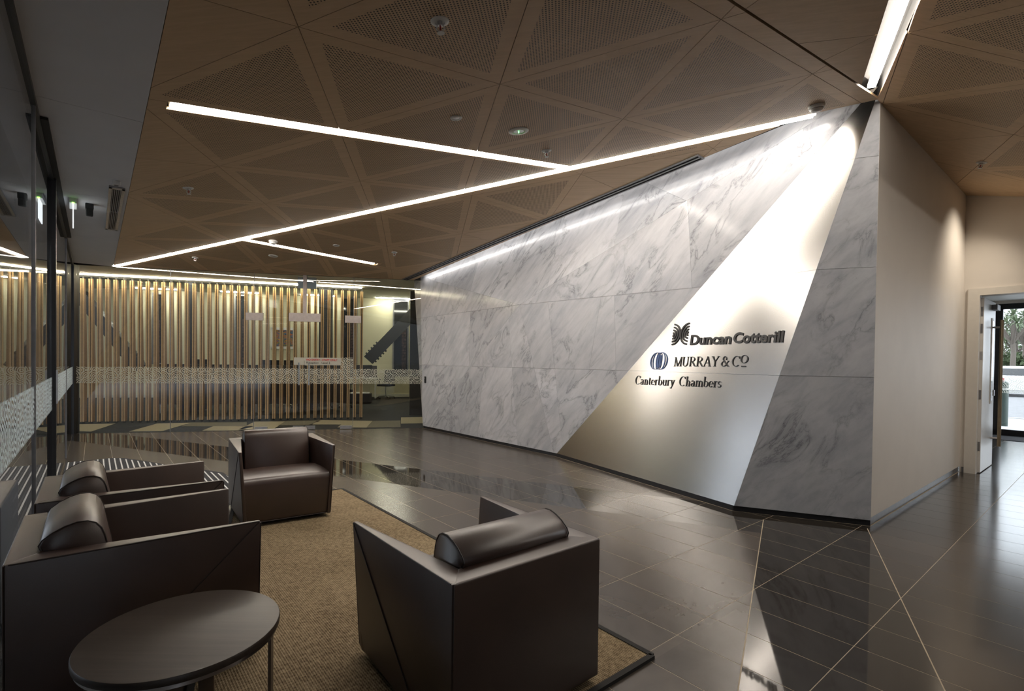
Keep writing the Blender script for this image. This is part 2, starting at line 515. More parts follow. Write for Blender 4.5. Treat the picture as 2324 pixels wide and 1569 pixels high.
M['brass'] = plain('bronze_handle', (0.42, 0.33, 0.22), 0.35, 0.9)
M['opp'] = plain('near_facade', (0.05, 0.05, 0.053), 0.8)
M['opp_l'] = plain('opposite_facade', (0.36, 0.38, 0.40), 0.8)
M['patch'] = plain('patch_metal', (0.34, 0.30, 0.285), 0.5, 0.4)
M['bronze'] = plain('bronze_leg', (0.16, 0.125, 0.10), 0.38, 0.85)
M['court'] = plain('dark_paving', (0.22, 0.225, 0.23), 0.8)
M['rearwall'] = plain('rear_wall_panel', (0.13, 0.11, 0.09), 0.6)

# ------------------------------------------------------------------ floor
GL0, GL1 = uvof(POST), uvof(P0)
ZONES = [
    [(UL, -3.2), (UD, -3.2), (UD, 1.375), (UL, 1.375)],
    [(UL, 1.375), (5.15, 1.375), (4.628, 2.333), (UL, 2.333)],
    [(UL, 2.333), (4.628, 2.333), (5.179, 5.287), (5.137, 9.043), (UL, 11.807)],
    [(UD, -2.0), (14.3, -2.0), (14.3, 1.9), (UD, 1.9)],
]
Z1a, Z1b = (5.088, 1.385), (2.886, 0.501)
Z2a, Z2b = (4.208, 1.874), (2.101, 1.02)
LLa, LLb = (2.21, 5.885), (4.212, 1.879)
LUa, LUb = (2.576, 6.864), (4.355, 3.354)
def side(p, a, b): return (b[0]-a[0])*(p[1]-a[1])-(b[1]-a[1])*(p[0]-a[0])
def split(ps, a, b, gap=0.0):
    out = []
    A, B, Cc = edge(a, b)
    for p in ps:
        for s in (1, -1):
            q = clip(p, s*A, s*B, s*Cc-gap/2)
            if q: out.append(q)
    return out
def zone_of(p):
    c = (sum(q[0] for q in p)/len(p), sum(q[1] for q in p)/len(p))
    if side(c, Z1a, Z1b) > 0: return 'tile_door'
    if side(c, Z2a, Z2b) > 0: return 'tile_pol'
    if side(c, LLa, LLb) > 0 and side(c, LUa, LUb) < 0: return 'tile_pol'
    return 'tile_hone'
def proj(p):
    d = np.array(p, float)-CAM; z = d@FW
    return (CX+F*(d@RT)/z, CY-F*(d@UP)/z) if z > .05 else None
FRAME = [(0, 0), (2324, 0), (2324, 1569), (0, 1569)]
def seen_area(pts):
    q = [proj(p) for p in pts]
    if any(x is None for x in q): return 0.0
    q = inter(ccw(q), FRAME)
    return abs(area(q)) if q else 0.0

fb = MB(); fb.ubox(UL-.015, 14.3, -3.3, 12.2, -.13, -.0025); fb.prism([U3(u, v, -.0025) for u, v in ccw(ZONES[0])], V(0, 0, .0017)); fb.prism([U3(u, v, -.0025) for u, v in ccw(ZONES[1])], V(0, 0, .0017)); fb.prism([U3(u, v, -.0025) for u, v in ccw(ZONES[2])], V(0, 0, .0017))
floor = tag(fb.build('floor', M['grout']), kind='structure')
tiles = []
for iu in range(-12, 44):
    for iv in range(-9, 19):
        u0, v0 = 2.59+0.3*iu, 1.429+0.6*iv
        rect = [(u0+.002, v0+.002), (u0+.298, v0+.002), (u0+.298, v0+.598), (u0+.002, v0+.598)]
        for zi, z in enumerate(ZONES):
            p = inter(rect, z)
            if not p: continue
            ps = [p]
            if zi == 0: ps = split(ps, Z1a, Z1b, 0.006)
            if zi < 3:
                ps = split(ps, Z2a, Z2b, 0.006) if v0 < 1.9 else ps
                if v0 > 1.0:
                    ps = split(ps, LLa, LLb); ps = split(ps, LUa, LUb)
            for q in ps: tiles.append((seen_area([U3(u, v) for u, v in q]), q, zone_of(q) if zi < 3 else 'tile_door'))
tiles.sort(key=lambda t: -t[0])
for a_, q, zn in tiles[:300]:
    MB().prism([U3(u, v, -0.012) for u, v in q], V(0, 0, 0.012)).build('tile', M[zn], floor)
rest = {}
for a_, q, zn in tiles[300:]:
    rest.setdefault(zn, MB()).prism([U3(u, v, -0.012) for u, v in q], V(0, 0, 0.012))
ks = list(rest); fb = MB()
for i, k in enumerate(ks):
    r_ = rest[k]; off = len(fb.v)
    fb.v += r_.v; fb.f += [tuple(x+off for x in f) for f in r_.f]; fb.m += [i]*len(r_.f)
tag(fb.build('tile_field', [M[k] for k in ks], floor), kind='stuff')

# ------------------------------------------------------------------ timber ceiling
def lin(p, q): return (p, q)
ceil = struct('ceiling')
c0 = (u_s, GL0[1]+(u_s-GL0[0])/(GL1[0]-GL0[0])*(GL1[1]-GL0[1]))
Ru = uvof(RC)
VT = 1.36
def onplane_uv(n, d): return lambda px, py: uvof(onpl(px, py, n, d))
TLp = uvof(onB(965, 632)); T4p = uvof(onB(1880, 255))
kC = 0.058
def zC(u, v): return zA(u, v)+kC*(VT-v)
nC = np.array([-gA*QV[0]+kC*PV[0], -gA*QV[1]+kC*PV[1], 1.0]); dC = ZS-gA*u_s+kC*VT
def onC(px, py): return onpl(px, py, nC, dC)
def rect_along(a, b, w, ext=0.0):
    dx, dy = b[0]-a[0], b[1]-a[1]; l = math.hypot(dx, dy); dx, dy = dx/l, dy/l
    a = (a[0]-dx*ext, a[1]-dy*ext); b = (b[0]+dx*ext, b[1]+dy*ext)
    nx, ny = -dy*w/2, dx*w/2
    return ccw([(a[0]+nx, a[1]+ny), (b[0]+nx, b[1]+ny), (b[0]-nx, b[1]-ny), (a[0]-nx, a[1]-ny)])
L1a, L1b = uvof(onA(392, 241)), uvof(onA(1283, 381))
L3a, L3b = uvof(onB(546, 543)), uvof(onB(852, 600))
slot1 = rect_along(L1a, L1b, 0.125, 0.03)
slot3 = rect_along(L3a, L3b, 0.12, 0.03)
big = 30
regA = ccw([(u_s, VT), (Ru[0], VT), Ru, c0])
for off_seg in [(c0, Ru)]:
    a, b, c = edge(Ru, c0, 0.055); regA = clip(regA, a, b, c)
regA = clip(regA, *edge((0, VT), (1, VT), 0.004))
regB = ccw([c0, Ru, (5.2, 1.4), (5.2, 9.0), GL1])
regB = clip(regB, *edge(c0, Ru, 0.062)) if area([c0, Ru, GL1]) > 0 else clip(regB, *edge(Ru, c0, 0.062))
MT = [(T4p, TLp), (Ru, T4p)]                      # line of the marble top
def left_of(p, a, b): return side(p, a, b)
mid = (2.0, 6.0)
def clip_in(poly, a, b, off):
    if side(mid, a, b) < 0: a, b = b, a
    return clip(poly, *edge(a, b, off))
regB = clip_in(regB, TLp, T4p, 0.115)
regB = clip_in(regB, GL0, GL1, 0.01)
SLa = (5.09, 1.372)
SLc = uvof(onC(2016.7, 0)); SLd = uvof(onD(2089, 0))
SCl = uvof(onC(1953, 199.6)); SDl = uvof(onD(1991, 227))
regC = ccw([(u_s, VT), (Ru[0], VT), (u_s, -1.6)])
regC = clip_in(regC, SCl, SLc, 0.0) if False else regC
def clip_ref(poly, a, b, ref, off=0.0):
    if side(ref, a, b) < 0: a, b = b, a
    return clip(poly, *edge(a, b, off))
regC = clip_ref([(u_s, -1.0), (Ru[0], -1.0), (Ru[0], VT-.012), (u_s, VT-.012)], SCl, SLc, (2.5, 1.2))
regD = clip_ref([(u_s, -1.0), (UD, -1.0), (UD, VW), (u_s, VW)], SDl, SLd, (7.0, 0.5))
TH = 0.018
def panel_prism(mb, poly, zf, m):
    pts = [U3(u, v, zf(u, v)) for u, v in poly]
    mb.prism(pts, V(0, 0, TH), m, ms=2)
def lattice_panels(reg, zf, o, e1, e2, ni, nj, perf_ok, slots=(), inset=0.085, gap=0.0035):
    n = 0
    for i in range(*ni):
        for j in range(*nj):
            nd = lambda a, b: (o[0]+e1[0]*a+e2[0]*b, o[1]+e1[1]*a+e2[1]*b)
            for t in ([nd(i, j), nd(i+1, j), nd(i, j+1)], [nd(i+1, j), nd(i+1, j+1), nd(i, j+1)]):
                t = ccw(t)
                p = inter(shrink(t, gap/2), reg)
                if not p or abs(area(p)) < 0.0015: continue
                ps = [p]
                for s in slots: ps = [x for q in ps for x in subtract(q, s)]
                mb = MB()
                inn = shrink(t, inset) if perf_ok(t) else None
                if inn: inn = inter(inn, reg, 0.06)
                for q in ps:
                    if not inn:
                        panel_prism(mb, q, zf, 0); continue
                    for x in subtract(q, inn): panel_prism(mb, x, zf, 0)
                    qi = inter(q, inn)
                    if not qi: continue
                    qs = [qi]
                    for s in slots:
                        nq = []
                        for y in qs:
                            nq += subtract(y, s, -0.05)
                            k = inter(y, s, -0.05)
                            if k: panel_prism(mb, k, zf, 0)
                        qs = nq
                    for y in qs: panel_prism(mb, y, zf, 1)
                if mb.f:
                    mb.build('panel', [M['timber'], M['timber_perf'], M['timber_edge']], ceil); n += 1
    return n
LO, LE1, LE2 = (0.79, 2.68), (1.285, 0.0), (0.666, 1.205)
lattice_panels(regA, zA, LO, LE1, LE2, (-8, 6), (-2, 9), lambda t: min(p[0] for p in t) > 0.05 and min(p[1] for p in t) > 1.38, [slot1])
# diffuser line in B
DFa, DFb = uvof(onB(919, 634)), uvof(onB(1593, 354))
def okB(t):
    a, b = DFa, DFb
    if side((2.0, 6.0), a, b) < 0: a, b = b, a
    c = (sum(p[0] for p in t)/3, sum(p[1] for p in t)/3)
    return side(c, a, b)/math.dist(a, b) > 0.42
lattice_panels(regB, zB, (LO[0]+.12, LO[1]-.01), LE1, LE2, (-8, 6), (-2, 10), okB, [slot3])
# panels C: plain, three pieces
jc = [uvof(onC(1815, 99)), uvof(onC(1991, 79)), uvof(onC(1868, 138)), uvof(onC(1697, 17)), uvof(onC(1721, 0))]
psC = split([regC], jc[0], jc[1], 0.004)
q2 = []
for p in psC:
    c = (sum(x[0] for x in p)/len(p), sum(x[1] for x in p)/len(p))
    q2 += split([p], jc[1], jc[2], 0.004) if c[0] > 3.2 else split([p], jc[3], jc[4], 0.004)
for p in q2:
    mb = MB(); panel_prism(mb, p, zC, 0); mb.build('panel', [M['timber'], M['timber_perf'], M['timber_edge']], ceil)
# panels D: rotated lattice
dO = uvof(RC); dO = (5.203, 1.372)
lattice_panels(regD, zD, dO, (1.222, 0.447), (1.03, -0.70), (-6, 6), (-5, 6),
               lambda t: max(p[1] for p in t) < 1.55 and not (sorted(p[1] for p in t)[1] > 1.2), gap=0.004)
# flat strip behind the camera, backing above everything
mb = MB(); mb.ubox(u_s, UD, -3.2, -1.0, ZS, ZS+.05); mb.build('rear_ceiling_board', M['soffit'], ceil)
mb = MB()
for reg, zf in (([(u_s, VT-.1), (Ru[0]+.05, VT-.1), (Ru[0]+.05, Ru[1]+.1), (c0[0], c0[1])], zA), ([c0, Ru, (5.4, 1.5), (5.4, 9.2), GL1], zB),
                ([(u_s, -1.0), (UD, -1.0), (UD, VW), (u_s, VW)], lambda u, v: max(zD(u, v), zC(u, v)))):
    pts = [U3(u, v, zf(u, v)+.14) for u, v in ccw(reg)]
    mb.prism(pts, V(0, 0, .02))
mb.build('backing', M['gap'], ceil)

# white soffit along the left glass
so = struct('ceiling')
so.name = 'ceiling.001'
jl = [-3.2]+[uvof(onz(x, y, ZS))[1] for x, y in ((345, 405), (280, 520))]+[c0[1]+.1]
prev = -3.2
for v1 in (1.9, 4.3, 6.6, 8.9, c0[1]+.02):
    MB().ubox(UL-.02, u_s-.003, prev+.002, v1-.002, ZS, ZS+.12).build('panel', M['soffit'], so); prev = v1

# ------------------------------------------------------------------ marble and steel wall
wm = struct('wall_front')
nR = (P3-P2).cross(V(0, 0, 1)).normalized()
T2 = onpl(1985, 232, nR, nR.dot(P2)); T3 = onpl(1998, 232, nR, nR.dot(P2))
nS = (P2-P1).cross(T2-P1).normalized()
T1 = onpl(1944, 246, nS, nS.dot(P1))
H1, H2, H3 = 1.2817, 2.2266, 3.171
VX = onz(1179, 692, H2)
n3 = (P1-VX).cross(T1-VX).normalized()
T4 = onpl(1880, 255, n3, n3.dot(VX))
TL = onB(965, 632); KX = TL
def ext(a, b, z=0.13):
    d = b-a; return b+d*(z/d.z)
T1x, T2x, T3x, T4x, KXx = ext(P1, T1), ext(P2, T2), ext(P3, T3), ext(VX, T4), ext(VX, KX)
def facet(name, pts, mat, levels=(H1, H2, H3), cuts=(), t=0.03, gap=0.003, base=0.05, back=True):
    pts = [Vector(p) for p in pts]
    n = (pts[1]-pts[0]).cross(pts[2]-pts[0]).normalized()
    if n.dot(Vector(CAM)-pts[0]) < 0: n = -n
    X = V(0, 0, 1).cross(n).normalized(); Y = n.cross(X)
    o = pts[0]
    to2 = lambda p: ((p-o).dot(X), (p-o).dot(Y))
    to3 = lambda q: o+X*q[0]+Y*q[1]
    P2d = [to2(p) for p in pts]
    poly = ccw(P2d)
    yz = lambda z: (z-o.z)/Y.z
    poly = clip(poly, 0, -1, -yz(base))
    ps = [poly]
    for h in levels: ps = split(ps, (0, yz(h)), (1, yz(h)), gap)
    for a, b in cuts:
        A = to2(onpl(*a, n, n.dot(o))); B = to2(onpl(*b, n, n.dot(o)))
        lo, hi = min(A[1], B[1])-.02, max(A[1], B[1])+.02
        nps = []
        for p in ps:
            cy_ = sum(q[1] for q in p)/len(p)
            nps += split([p], A, B, gap*.6) if lo < cy_ < hi else [p]
        ps = nps
    for p in ps:
        p = inter(p, poly, gap*.25)
        if p and abs(area(p)) > .0004:
            ob = MB().prism([to3(q) for q in p], -n*t).build(name, mat, wm)
            if name == 'steel_panel': add_uv(ob, lambda co: ((co-o).dot(X), (co-o).dot(Y)))
    if back: MB().prism([to3(q)-n*(t*.55) for q in poly], -n*.05).build('backing', M['joint'], wm)
    return o, X, Y, n
M['joint'] = plain('joint_pale', (0.55, 0.55, 0.55), 0.7)
facet('slab', [P0, VX, KXx], M['marble'], (H1, H2), [((1010, 700), (1009, 850)), ((1067, 720), (1065, 835))])
facet('slab', [P0, P1, VX], M['marble'], (H1, H2), [((1155, 735), (1175, 1020)), ((1095, 840), (1085, 990))])
facet('slab', [VX, P1, T1x, T4x], M['marble'], (H1, H2), [((1244, 687), (1275, 1000)), ((1393, 600), (1398, 840)), ((1561, 458), (1571, 668)), ((1773, 303), (1776, 434)), ((1360, 700), (1330, 880))])
facet('slab', [KXx, VX, T4x], M['marble'], (), [((1086.6, 592), (1070.7, 649)), ((1169.5, 566), (1145.6, 649)), ((1265, 560), (1241, 656)), ((1410, 470), (1395, 552)), ((1500, 430), (1560, 457)), ((1610, 380), (1600, 440))])
STEEL = facet('steel_panel', [P1, P2, T2x, T1x], M['steel'], (H1, H2, H3), (), t=0.02, gap=0.002)
facet('slab', [P2, P3, T3x, T2x], M['marble'], (H1, H2, H3), ())
# the white slab edge at the corner and the black plinth
pl = MB()
for a, b in ((P0, P1), (P1, P2), (P2, P3)):
    d = (b-a); nrm = V(d.y, -d.x, 0).normalized()
    if nrm.dot(-a) < 0: nrm = -nrm
    pl.prism([a-nrm*.012, b-nrm*.012, b-nrm*.09, a-nrm*.09], V(0, 0, .052))
pl.build('plinth', M['black'], wm)
# dark carcass behind the slabs, keeps the office light out
bk = MB()
q0, q1 = P0-GN*.1, V(3.3, 4.6, 0)
bk.prism([P0+V(.30, .22, 0), RC.xy.to_3d()+V(.42, .36, 0), RC.xy.to_3d()+V(.7, .6, 0), P0+V(.6, .47, 0)], V(0, 0, 4.1))
bk.build('carcass', M['gap'], wm)

# white wall to the right of the marble
wr = struct('wall_right')
u3 = uvof(P3)[0]
MB().ubox(u3+.002, UD+.15, VW, VW+.12, .075, 4.1).build('plaster', M['wall'], wr)
bb = tag(MB().ubox(u3+.01, UD, VW+.012, VW+.1, 0, .072).build('baseboard_right', M['grey']), kind='structure')

# door wall
DO0, DO1, DOZ = -0.75, 1.215, 2.30
wd = struct('wall_door')
mb = MB()
mb.ubox(UD, UD+.15, DO1+.02, VW, 0, 4.1); mb.ubox(UD, UD+.15, -3.2, DO0-.02, 0, 4.1); mb.ubox(UD, UD+.15, DO0-.02, DO1+.02, DOZ+.02, 4.1)
mb.build('plaster', M['wall'], wd)
tr = struct('trim_1')
MB().ubox(UD-.025, UD+.17, DO1, DO1+.115, 0, DOZ+.09).build('jamb', M['trimw'], tr)
MB().ubox(UD-.025, UD+.17, DO0-.115, DO0, 0, DOZ+.09).build('jamb', M['trimw'], tr)
MB().ubox(UD-.025, UD+.17, DO0, DO1, DOZ, DOZ+.09).build('head', M['trimw'], tr)
MB().ubox(UD-.012, UD+.01, DO1+.02, VW-.02, 0, .07).build('skirting', M['grey'], tr)

# plain wall behind the camera
wq = struct('wall_rear')
mb = MB(); mb.ubox(UL-.2, UD+.15, -3.3, -3.2, 0, 4.1)
mb.build('plaster', M['rearwall'], wq)
wl2 = struct('wall_left')
mb = MB(); mb.ubox(UL-.2, UL-.03, -3.3, 12.0, ZS-.0, 4.1); mb.build('fascia', M['soffit'], wl2)

# ------------------------------------------------------------------ glass walls
GLEN = (P0-POST).length
def G3(s, t, z): return V(POST.x, POST.y, 0)+GD*s+GB*t+V(0, 0, z)
def gbox(mb, s0, s1, t0, t1, z0, z1, m=0):
    return mb.prism([G3(s0, t0, z0), G3(s1, t0, z0), G3(s1, t1, z0), G3(s0, t1, z0)], V(0, 0, z1-z0), m)
def ong(px, py, t=0.0):
    n = np.array(GB); P = onpl(px, py, n, GB.dot(V(POST.x, POST.y, 0))+t)
    d = P-POST; return (V(d.x, d.y, 0).dot(GD), P.z)
w1 = struct('window_1')
S = [0.05, 1.533, 2.935, 3.832, 4.733, GLEN-.02]
for k, (a, b) in enumerate(zip(S[:-1], S[1:])):
    if k in (2, 3):
        gbox(MB(), a+.004, b-.004, 0, .012, 2.16, ZS).build('pane', M['glass'], w1)
    else:
        gbox(MB(), a+.004, b-.004, 0, .012, .004, ZS).build('pane', M['glass'], w1)
b0 = 0.895; bh = 0.2925
def band(mb_parent, s0, s1, z0, z1, name='frosted_band'):
    mb = MB(); mb.face([G3(s0, -.003, z0), G3(s1, -.003, z0), G3(s1, -.003, z1), G3(s0, -.003, z1)])
    o = mb.build(name, M['frost'], mb_parent)
    return add_uv(o, lambda co: ((co-V(POST.x, POST.y, 0)).dot(GD), co.z-b0))
for k in (0, 1, 4): band(w1, S[k]+.004, S[k+1]-.004, b0, b0+bh)
gbox(MB(), -.12, .05, -.06, .1, 0, ZS).build('post', M['black'], w1)
gbox(MB(), 0, GLEN, -.01, .02, ZS, 4.1).build('bulkhead', M['gap'], w1)
gbox(MB(), 3.80, 3.865, -.01, .03, 2.16, ZS).build('hanger', M['patch'], w1)
for a in (1.533, 2.935, 4.733):
    gbox(MB(), a-.004, a+.004, -.001, .013, .004, ZS).build('joint', M['grey'], w1)
for k, (a, b) in enumerate(((2.935, 3.832), (3.832, 4.733))):
    d = tag(gbox(MB(), a+.004, b-.004, 0, .012, .012, 2.15).build('door_%d' % (k+1), M['glass']), kind='structure')
    band(d, a+.004, b-.004, b0, b0+bh)
    h_ = 3.745 if k == 0 else 3.925
    for t in (-.055,):
        MB().tube([G3(h_, t, .87), G3(h_, t, 1.30)], .013, 10).build('handle', M['chrome'], d)
    for zz in (.95, 1.22): MB().tube([G3(h_, 0, zz), G3(h_, -.055, zz)], .009, 8).build('handle_post', M['chrome'], d)
    hs = a+.02 if k == 0 else b-.24
    gbox(MB(), hs, hs+.22, -.008, .022, .012, .075).build('patch_fitting', M['alu'], d)
    fs = b-.2 if k == 0 else a+.01
    gbox(MB(), fs, fs+.19, -.008, .022, .012, .08).build('patch_lock', M['alu'], d)
    hs = a-.14 if k == 0 else b-.16
    gbox(MB(), hs, hs+.3, -.012, .024, 2.09, 2.23).build('transom_patch', M['patch'], w1)
gbox(MB(), 3.55, 4.12, -.012, .024, 2.09, 2.25).build('transom_patch', M['patch'], w1)
band(w1, 4.53, 4.728, b0+bh+.002, b0+bh+.195) if False else None

# left glass wall
w2 = struct('window_2')
for k, (a, b) in enumerate(((-3.2, 1.3), (1.3, 4.38), (4.38, 6.11), (6.17, 9.05), (9.05, 11.72))):
    MB().ubox(UL-.012, UL, a+.004, b-.004, .004, ZS).build('pane', M['glass_l'], w2)
    mb = MB(); mb.face([U3(UL+.003, a+.004, b0), U3(UL+.003, b-.004, b0), U3(UL+.003, b-.004, b0+bh), U3(UL+.003, a+.004, b0+bh)])
    add_uv(mb.build('frosted_band', M['frost_l'], w2), lambda co: (uvof(co)[1], co.z-b0))
MB().ubox(UL-.03, UL+.03, 6.11, 6.17, 0, ZS).build('mullion', M['black'], w2)
MB().ubox(UL-.02, UL+.01, 4.374, 4.386, 0, ZS).build('joint', M['grey'], w2)
MB().ubox(UL-.02, UL+.01, 9.044, 9.056, 0, ZS).build('joint', M['grey'], w2)
MB().ubox(UL-.04, UL+.014, -3.2, 11.75, ZS-.035, ZS).build('head_rail', M['black'], w2)
MB().ubox(UL-.03, UL+.055, 4.64, 9.05, ZS-.02, ZS-.001).build('door_operator', M['gap'], w2)
MB().ubox(UL+.03, UL+.042, 6.10, 6.125, .95, 1.25).build('handle', M['alu'], w2)

# ------------------------------------------------------------------ linear lights
def light_bar(name, a, b, nrm, w, label, cat='ceiling light', group=None, mat=None, segs=1, up=0.028, hous=True, hw=0.118, hm=None):
    """a,b on the ceiling surface; the diffuser sits 'up' above it inside a trough"""
    a = Vector(a); b = Vector(b); nrm = Vector(nrm).normalized()
    ax = (b-a).normalized(); sd = ax.cross(nrm).normalized(); Ln = (b-a).length
    root = empty(name, (a+b)/2)
    tag(root, label, cat, group)
    inv = Matrix.Translation(-(a+b)/2)
    def put(mb, nm, m):
        mb.v = [tuple(inv @ Vector(v)) for v in mb.v]; return mb.build(nm, m, root)
    if hous:
        h = MB()
        h.box((a+b)/2+nrm*(.095), Ln+.05, hw, .008, ax, sd, nrm)
        for s in (1, -1): h.box((a+b)/2+sd*(s*hw/2)+nrm*.055, Ln+.05, .006, .078, ax, sd, nrm)
        for e, s in ((a, -1), (b, 1)): h.box(e+ax*(s*.022)+nrm*.055, .006, hw, .078, ax, sd, nrm)
        put(h, 'housing', hm or M['white'])
    for k in range(segs):
        p = a+ax*(Ln*k/segs+.002); q = a+ax*(Ln*(k+1)/segs-.002)
        put(MB().box((p+q)/2+nrm*(up+.012), (q-p).length, w, .024, ax, sd, nrm), 'diffuser', mat or M['strip'])
    return root
def ridge(u0, u1):
    f = lambda u: (u, c0[1]+(u-c0[0])/(Ru[0]-c0[0])*(Ru[1]-c0[1]))
    return [U3(*f(u), zA(*f(u))) for u in (u0, u1)]
ra, rb = ridge(uvof(onA(258, 599))[0]+.02, uvof(onA(1762, 290))[0])
nr = (Vector(nA).normalized()+Vector(nB).normalized())
light_bar('linear_light', ra, rb, nr, .075, 'longest white light strip, running the length of the timber ceiling fold', segs=6, up=-.006, hw=.11)
light_bar('linear_light', onA(396, 242.5), onA(1278, 380), nA, .075, 'light strip from near the white soffit to the middle of the longest strip', segs=2, up=.004)
light_bar('linear_light', onB(548, 543), onB(848, 599.5), nB, .075, 'short light strip branching off the longest strip towards the back glass', segs=1, up=.002)
light_bar('linear_light', U3(4.4, -1.5, ZS), U3(8.3, -1.5, ZS), V(0, 0, 1), .085, 'light strip in the lower ceiling behind the camera, right of the marble corner', segs=2, up=-.012, hous=False)  # unseen strip, added to light the right marble facet and white wall
nCD = (Vector(nC).normalized()+Vector((-gD*PV[0], -gD*PV[1], 1)).normalized())
sa, sb = onD(1977, 203), onD(2052, 0)
sb = sa+(sb-sa)*2.2
light_bar('linear_light', sa, sb, nCD, .056, 'wide light tube in the black slot above the marble corner', segs=2, up=.012, hous=False)
mb = MB()
for p, q in (((SCl, SLc)), ((SDl, SLd))):
    pass
sl = MB()
e0c, e1c = U3(*SCl, zC(*SCl)), U3(*SLc, zC(*SLc)); e1c = e0c+(e1c-e0c)*2.2
e0d, e1d = U3(*SDl, zD(*SDl)), U3(*SLd, zD(*SLd)); e1d = e0d+(e1d-e0d)*2.2
sl.prism([e0c+V(0, 0, .02), e1c+V(0, 0, .02), e1c+V(0, 0, .12), e0c+V(0, 0, .12)], (e0c-e0d).normalized()*.006)
sl.prism([e0d+V(0, 0, .02), e1d+V(0, 0, .02), e1d+V(0, 0, .12), e0d+V(0, 0, .12)], (e0d-e0c).normalized()*.006)
sl.prism([e0c+V(0, 0, .11), e1c+V(0, 0, .11), e1d+V(0, 0, .11), e0d+V(0, 0, .11)], V(0, 0, .01))
tag(sl.build('trim_2', M['gap']), kind='structure')
# wall washer in the gap over the marble
def offp(p, a, b, o):
    if side(mid, a, b) < 0: a, b = b, a
    dx, dy = b[0]-a[0], b[1]-a[1]; l = math.hypot(dx, dy)
    return (p[0]-dy/l*o, p[1]+dx/l*o)
w0 = offp(TLp, TLp, T4p, .085); w1_ = offp(uvof(onB(1855, 264)), TLp, T4p, .085)
wa, wb_ = U3(*w0, zB(*w0)), U3(*w1_, zB(*w1_))
light_bar('wall_washer', wa, wb_, nB, .05, 'hidden light strip in the gap above the marble wall, washing it white', mat=M['strip_w'], segs=4, up=.035, hous=False)

# slot air diffuser beside the marble
da, db = onB(919, 634.5), onB(1590, 355)
ax = (db-da).normalized(); nb = Vector(nB).normalized(); sd = ax.cross(nb).normalized(); Ln = (db-da).length
rt = empty('slot_diffuser', (da+db)/2); tag(rt, 'long black slot air diffuser in the timber ceiling beside the marble wall', 'air vent')
def rel(mb, c):
    mb.v = [tuple(Vector(v)-c) for v in mb.v]; return mb
cc = (da+db)/2
rel(MB().box(cc-nb*.001, Ln, .10, .002, ax, sd, nb), cc).build('slot', M['gap'], rt)
for o_ in (-.052, 0, .052):
    rel(MB().box(cc+sd*o_-nb*.006, Ln, .02 if o_ else .026, .012, ax, sd, nb), cc).build('rail', M['grey'], rt)
for e in (da, db): rel(MB().box(e-nb*.006, .02, .124, .012, ax, sd, nb), cc).build('end_cap', M['grey'], rt)

# ------------------------------------------------------------------ rug and mat
rg = empty('rug', U3(1.1, 3.2, 0))
tag(rg, 'brown woven sisal rug with a black bound edge under the armchairs', 'rug')
def loc(mb, o):
    l = Vector(o.location); mb.v = [tuple(Vector(v)-l) for v in mb.v]; return mb
rp = [(0.05, 1.39), (2.02, 1.39), (2.02, 5.25), (1.0, 5.25)]
loc(MB().prism([U3(u, v, .001) for u, v in shrink(rp, .012)], V(0, 0, .011)), rg).build('weave', M['rug'], rg)
mb = MB()
pr_ = ccw(rp)
for k in range(4):
    a, b = pr_[k], pr_[(k+1) % 4]
    mb.bar(U3(*a, .008), U3(*b, .008), .028, .016)
loc(mb, rg).build('binding', M['bind'], rg)
mt = empty('door_mat', U3(.4, 6.5, 0))
tag(mt, 'dark entrance mat with narrow white stripes beside the left glass wall', 'mat')
M['mat'] = plain('mat_pile', (0.025, 0.025, 0.03), 0.95)
M['mat_s'] = plain('mat_stripe', (0.62, 0.62, 0.62), 0.6)
mpoly = ccw([(-.28, 4.45), (.62, 4.45), (.86, 4.9), (1.22, 6.2), (1.19, 6.85), (1.04, 7.14), (.72, 7.75), (.45, 8.33), (.32, 8.58), (.18, 8.68), (-.28, 8.65)])
loc(MB().prism([U3(u, v, .0) for u, v in mpoly], V(0, 0, .006)), mt).build('pile', M['mat'], mt)
mb = MB(); k = 0
while -.27+.058*k < 1.25:
    u0 = -.262+.058*k; k += 1
    p = inter([(u0, 4.4), (u0+.014, 4.4), (u0+.014, 8.8), (u0, 8.8)], shrink(mpoly, .01))
    if p: mb.prism([U3(u, v, .006) for u, v in p], V(0, 0, .0015))
tag(loc(mb, mt).build('stripes', M['mat_s'], mt), kind='stuff')

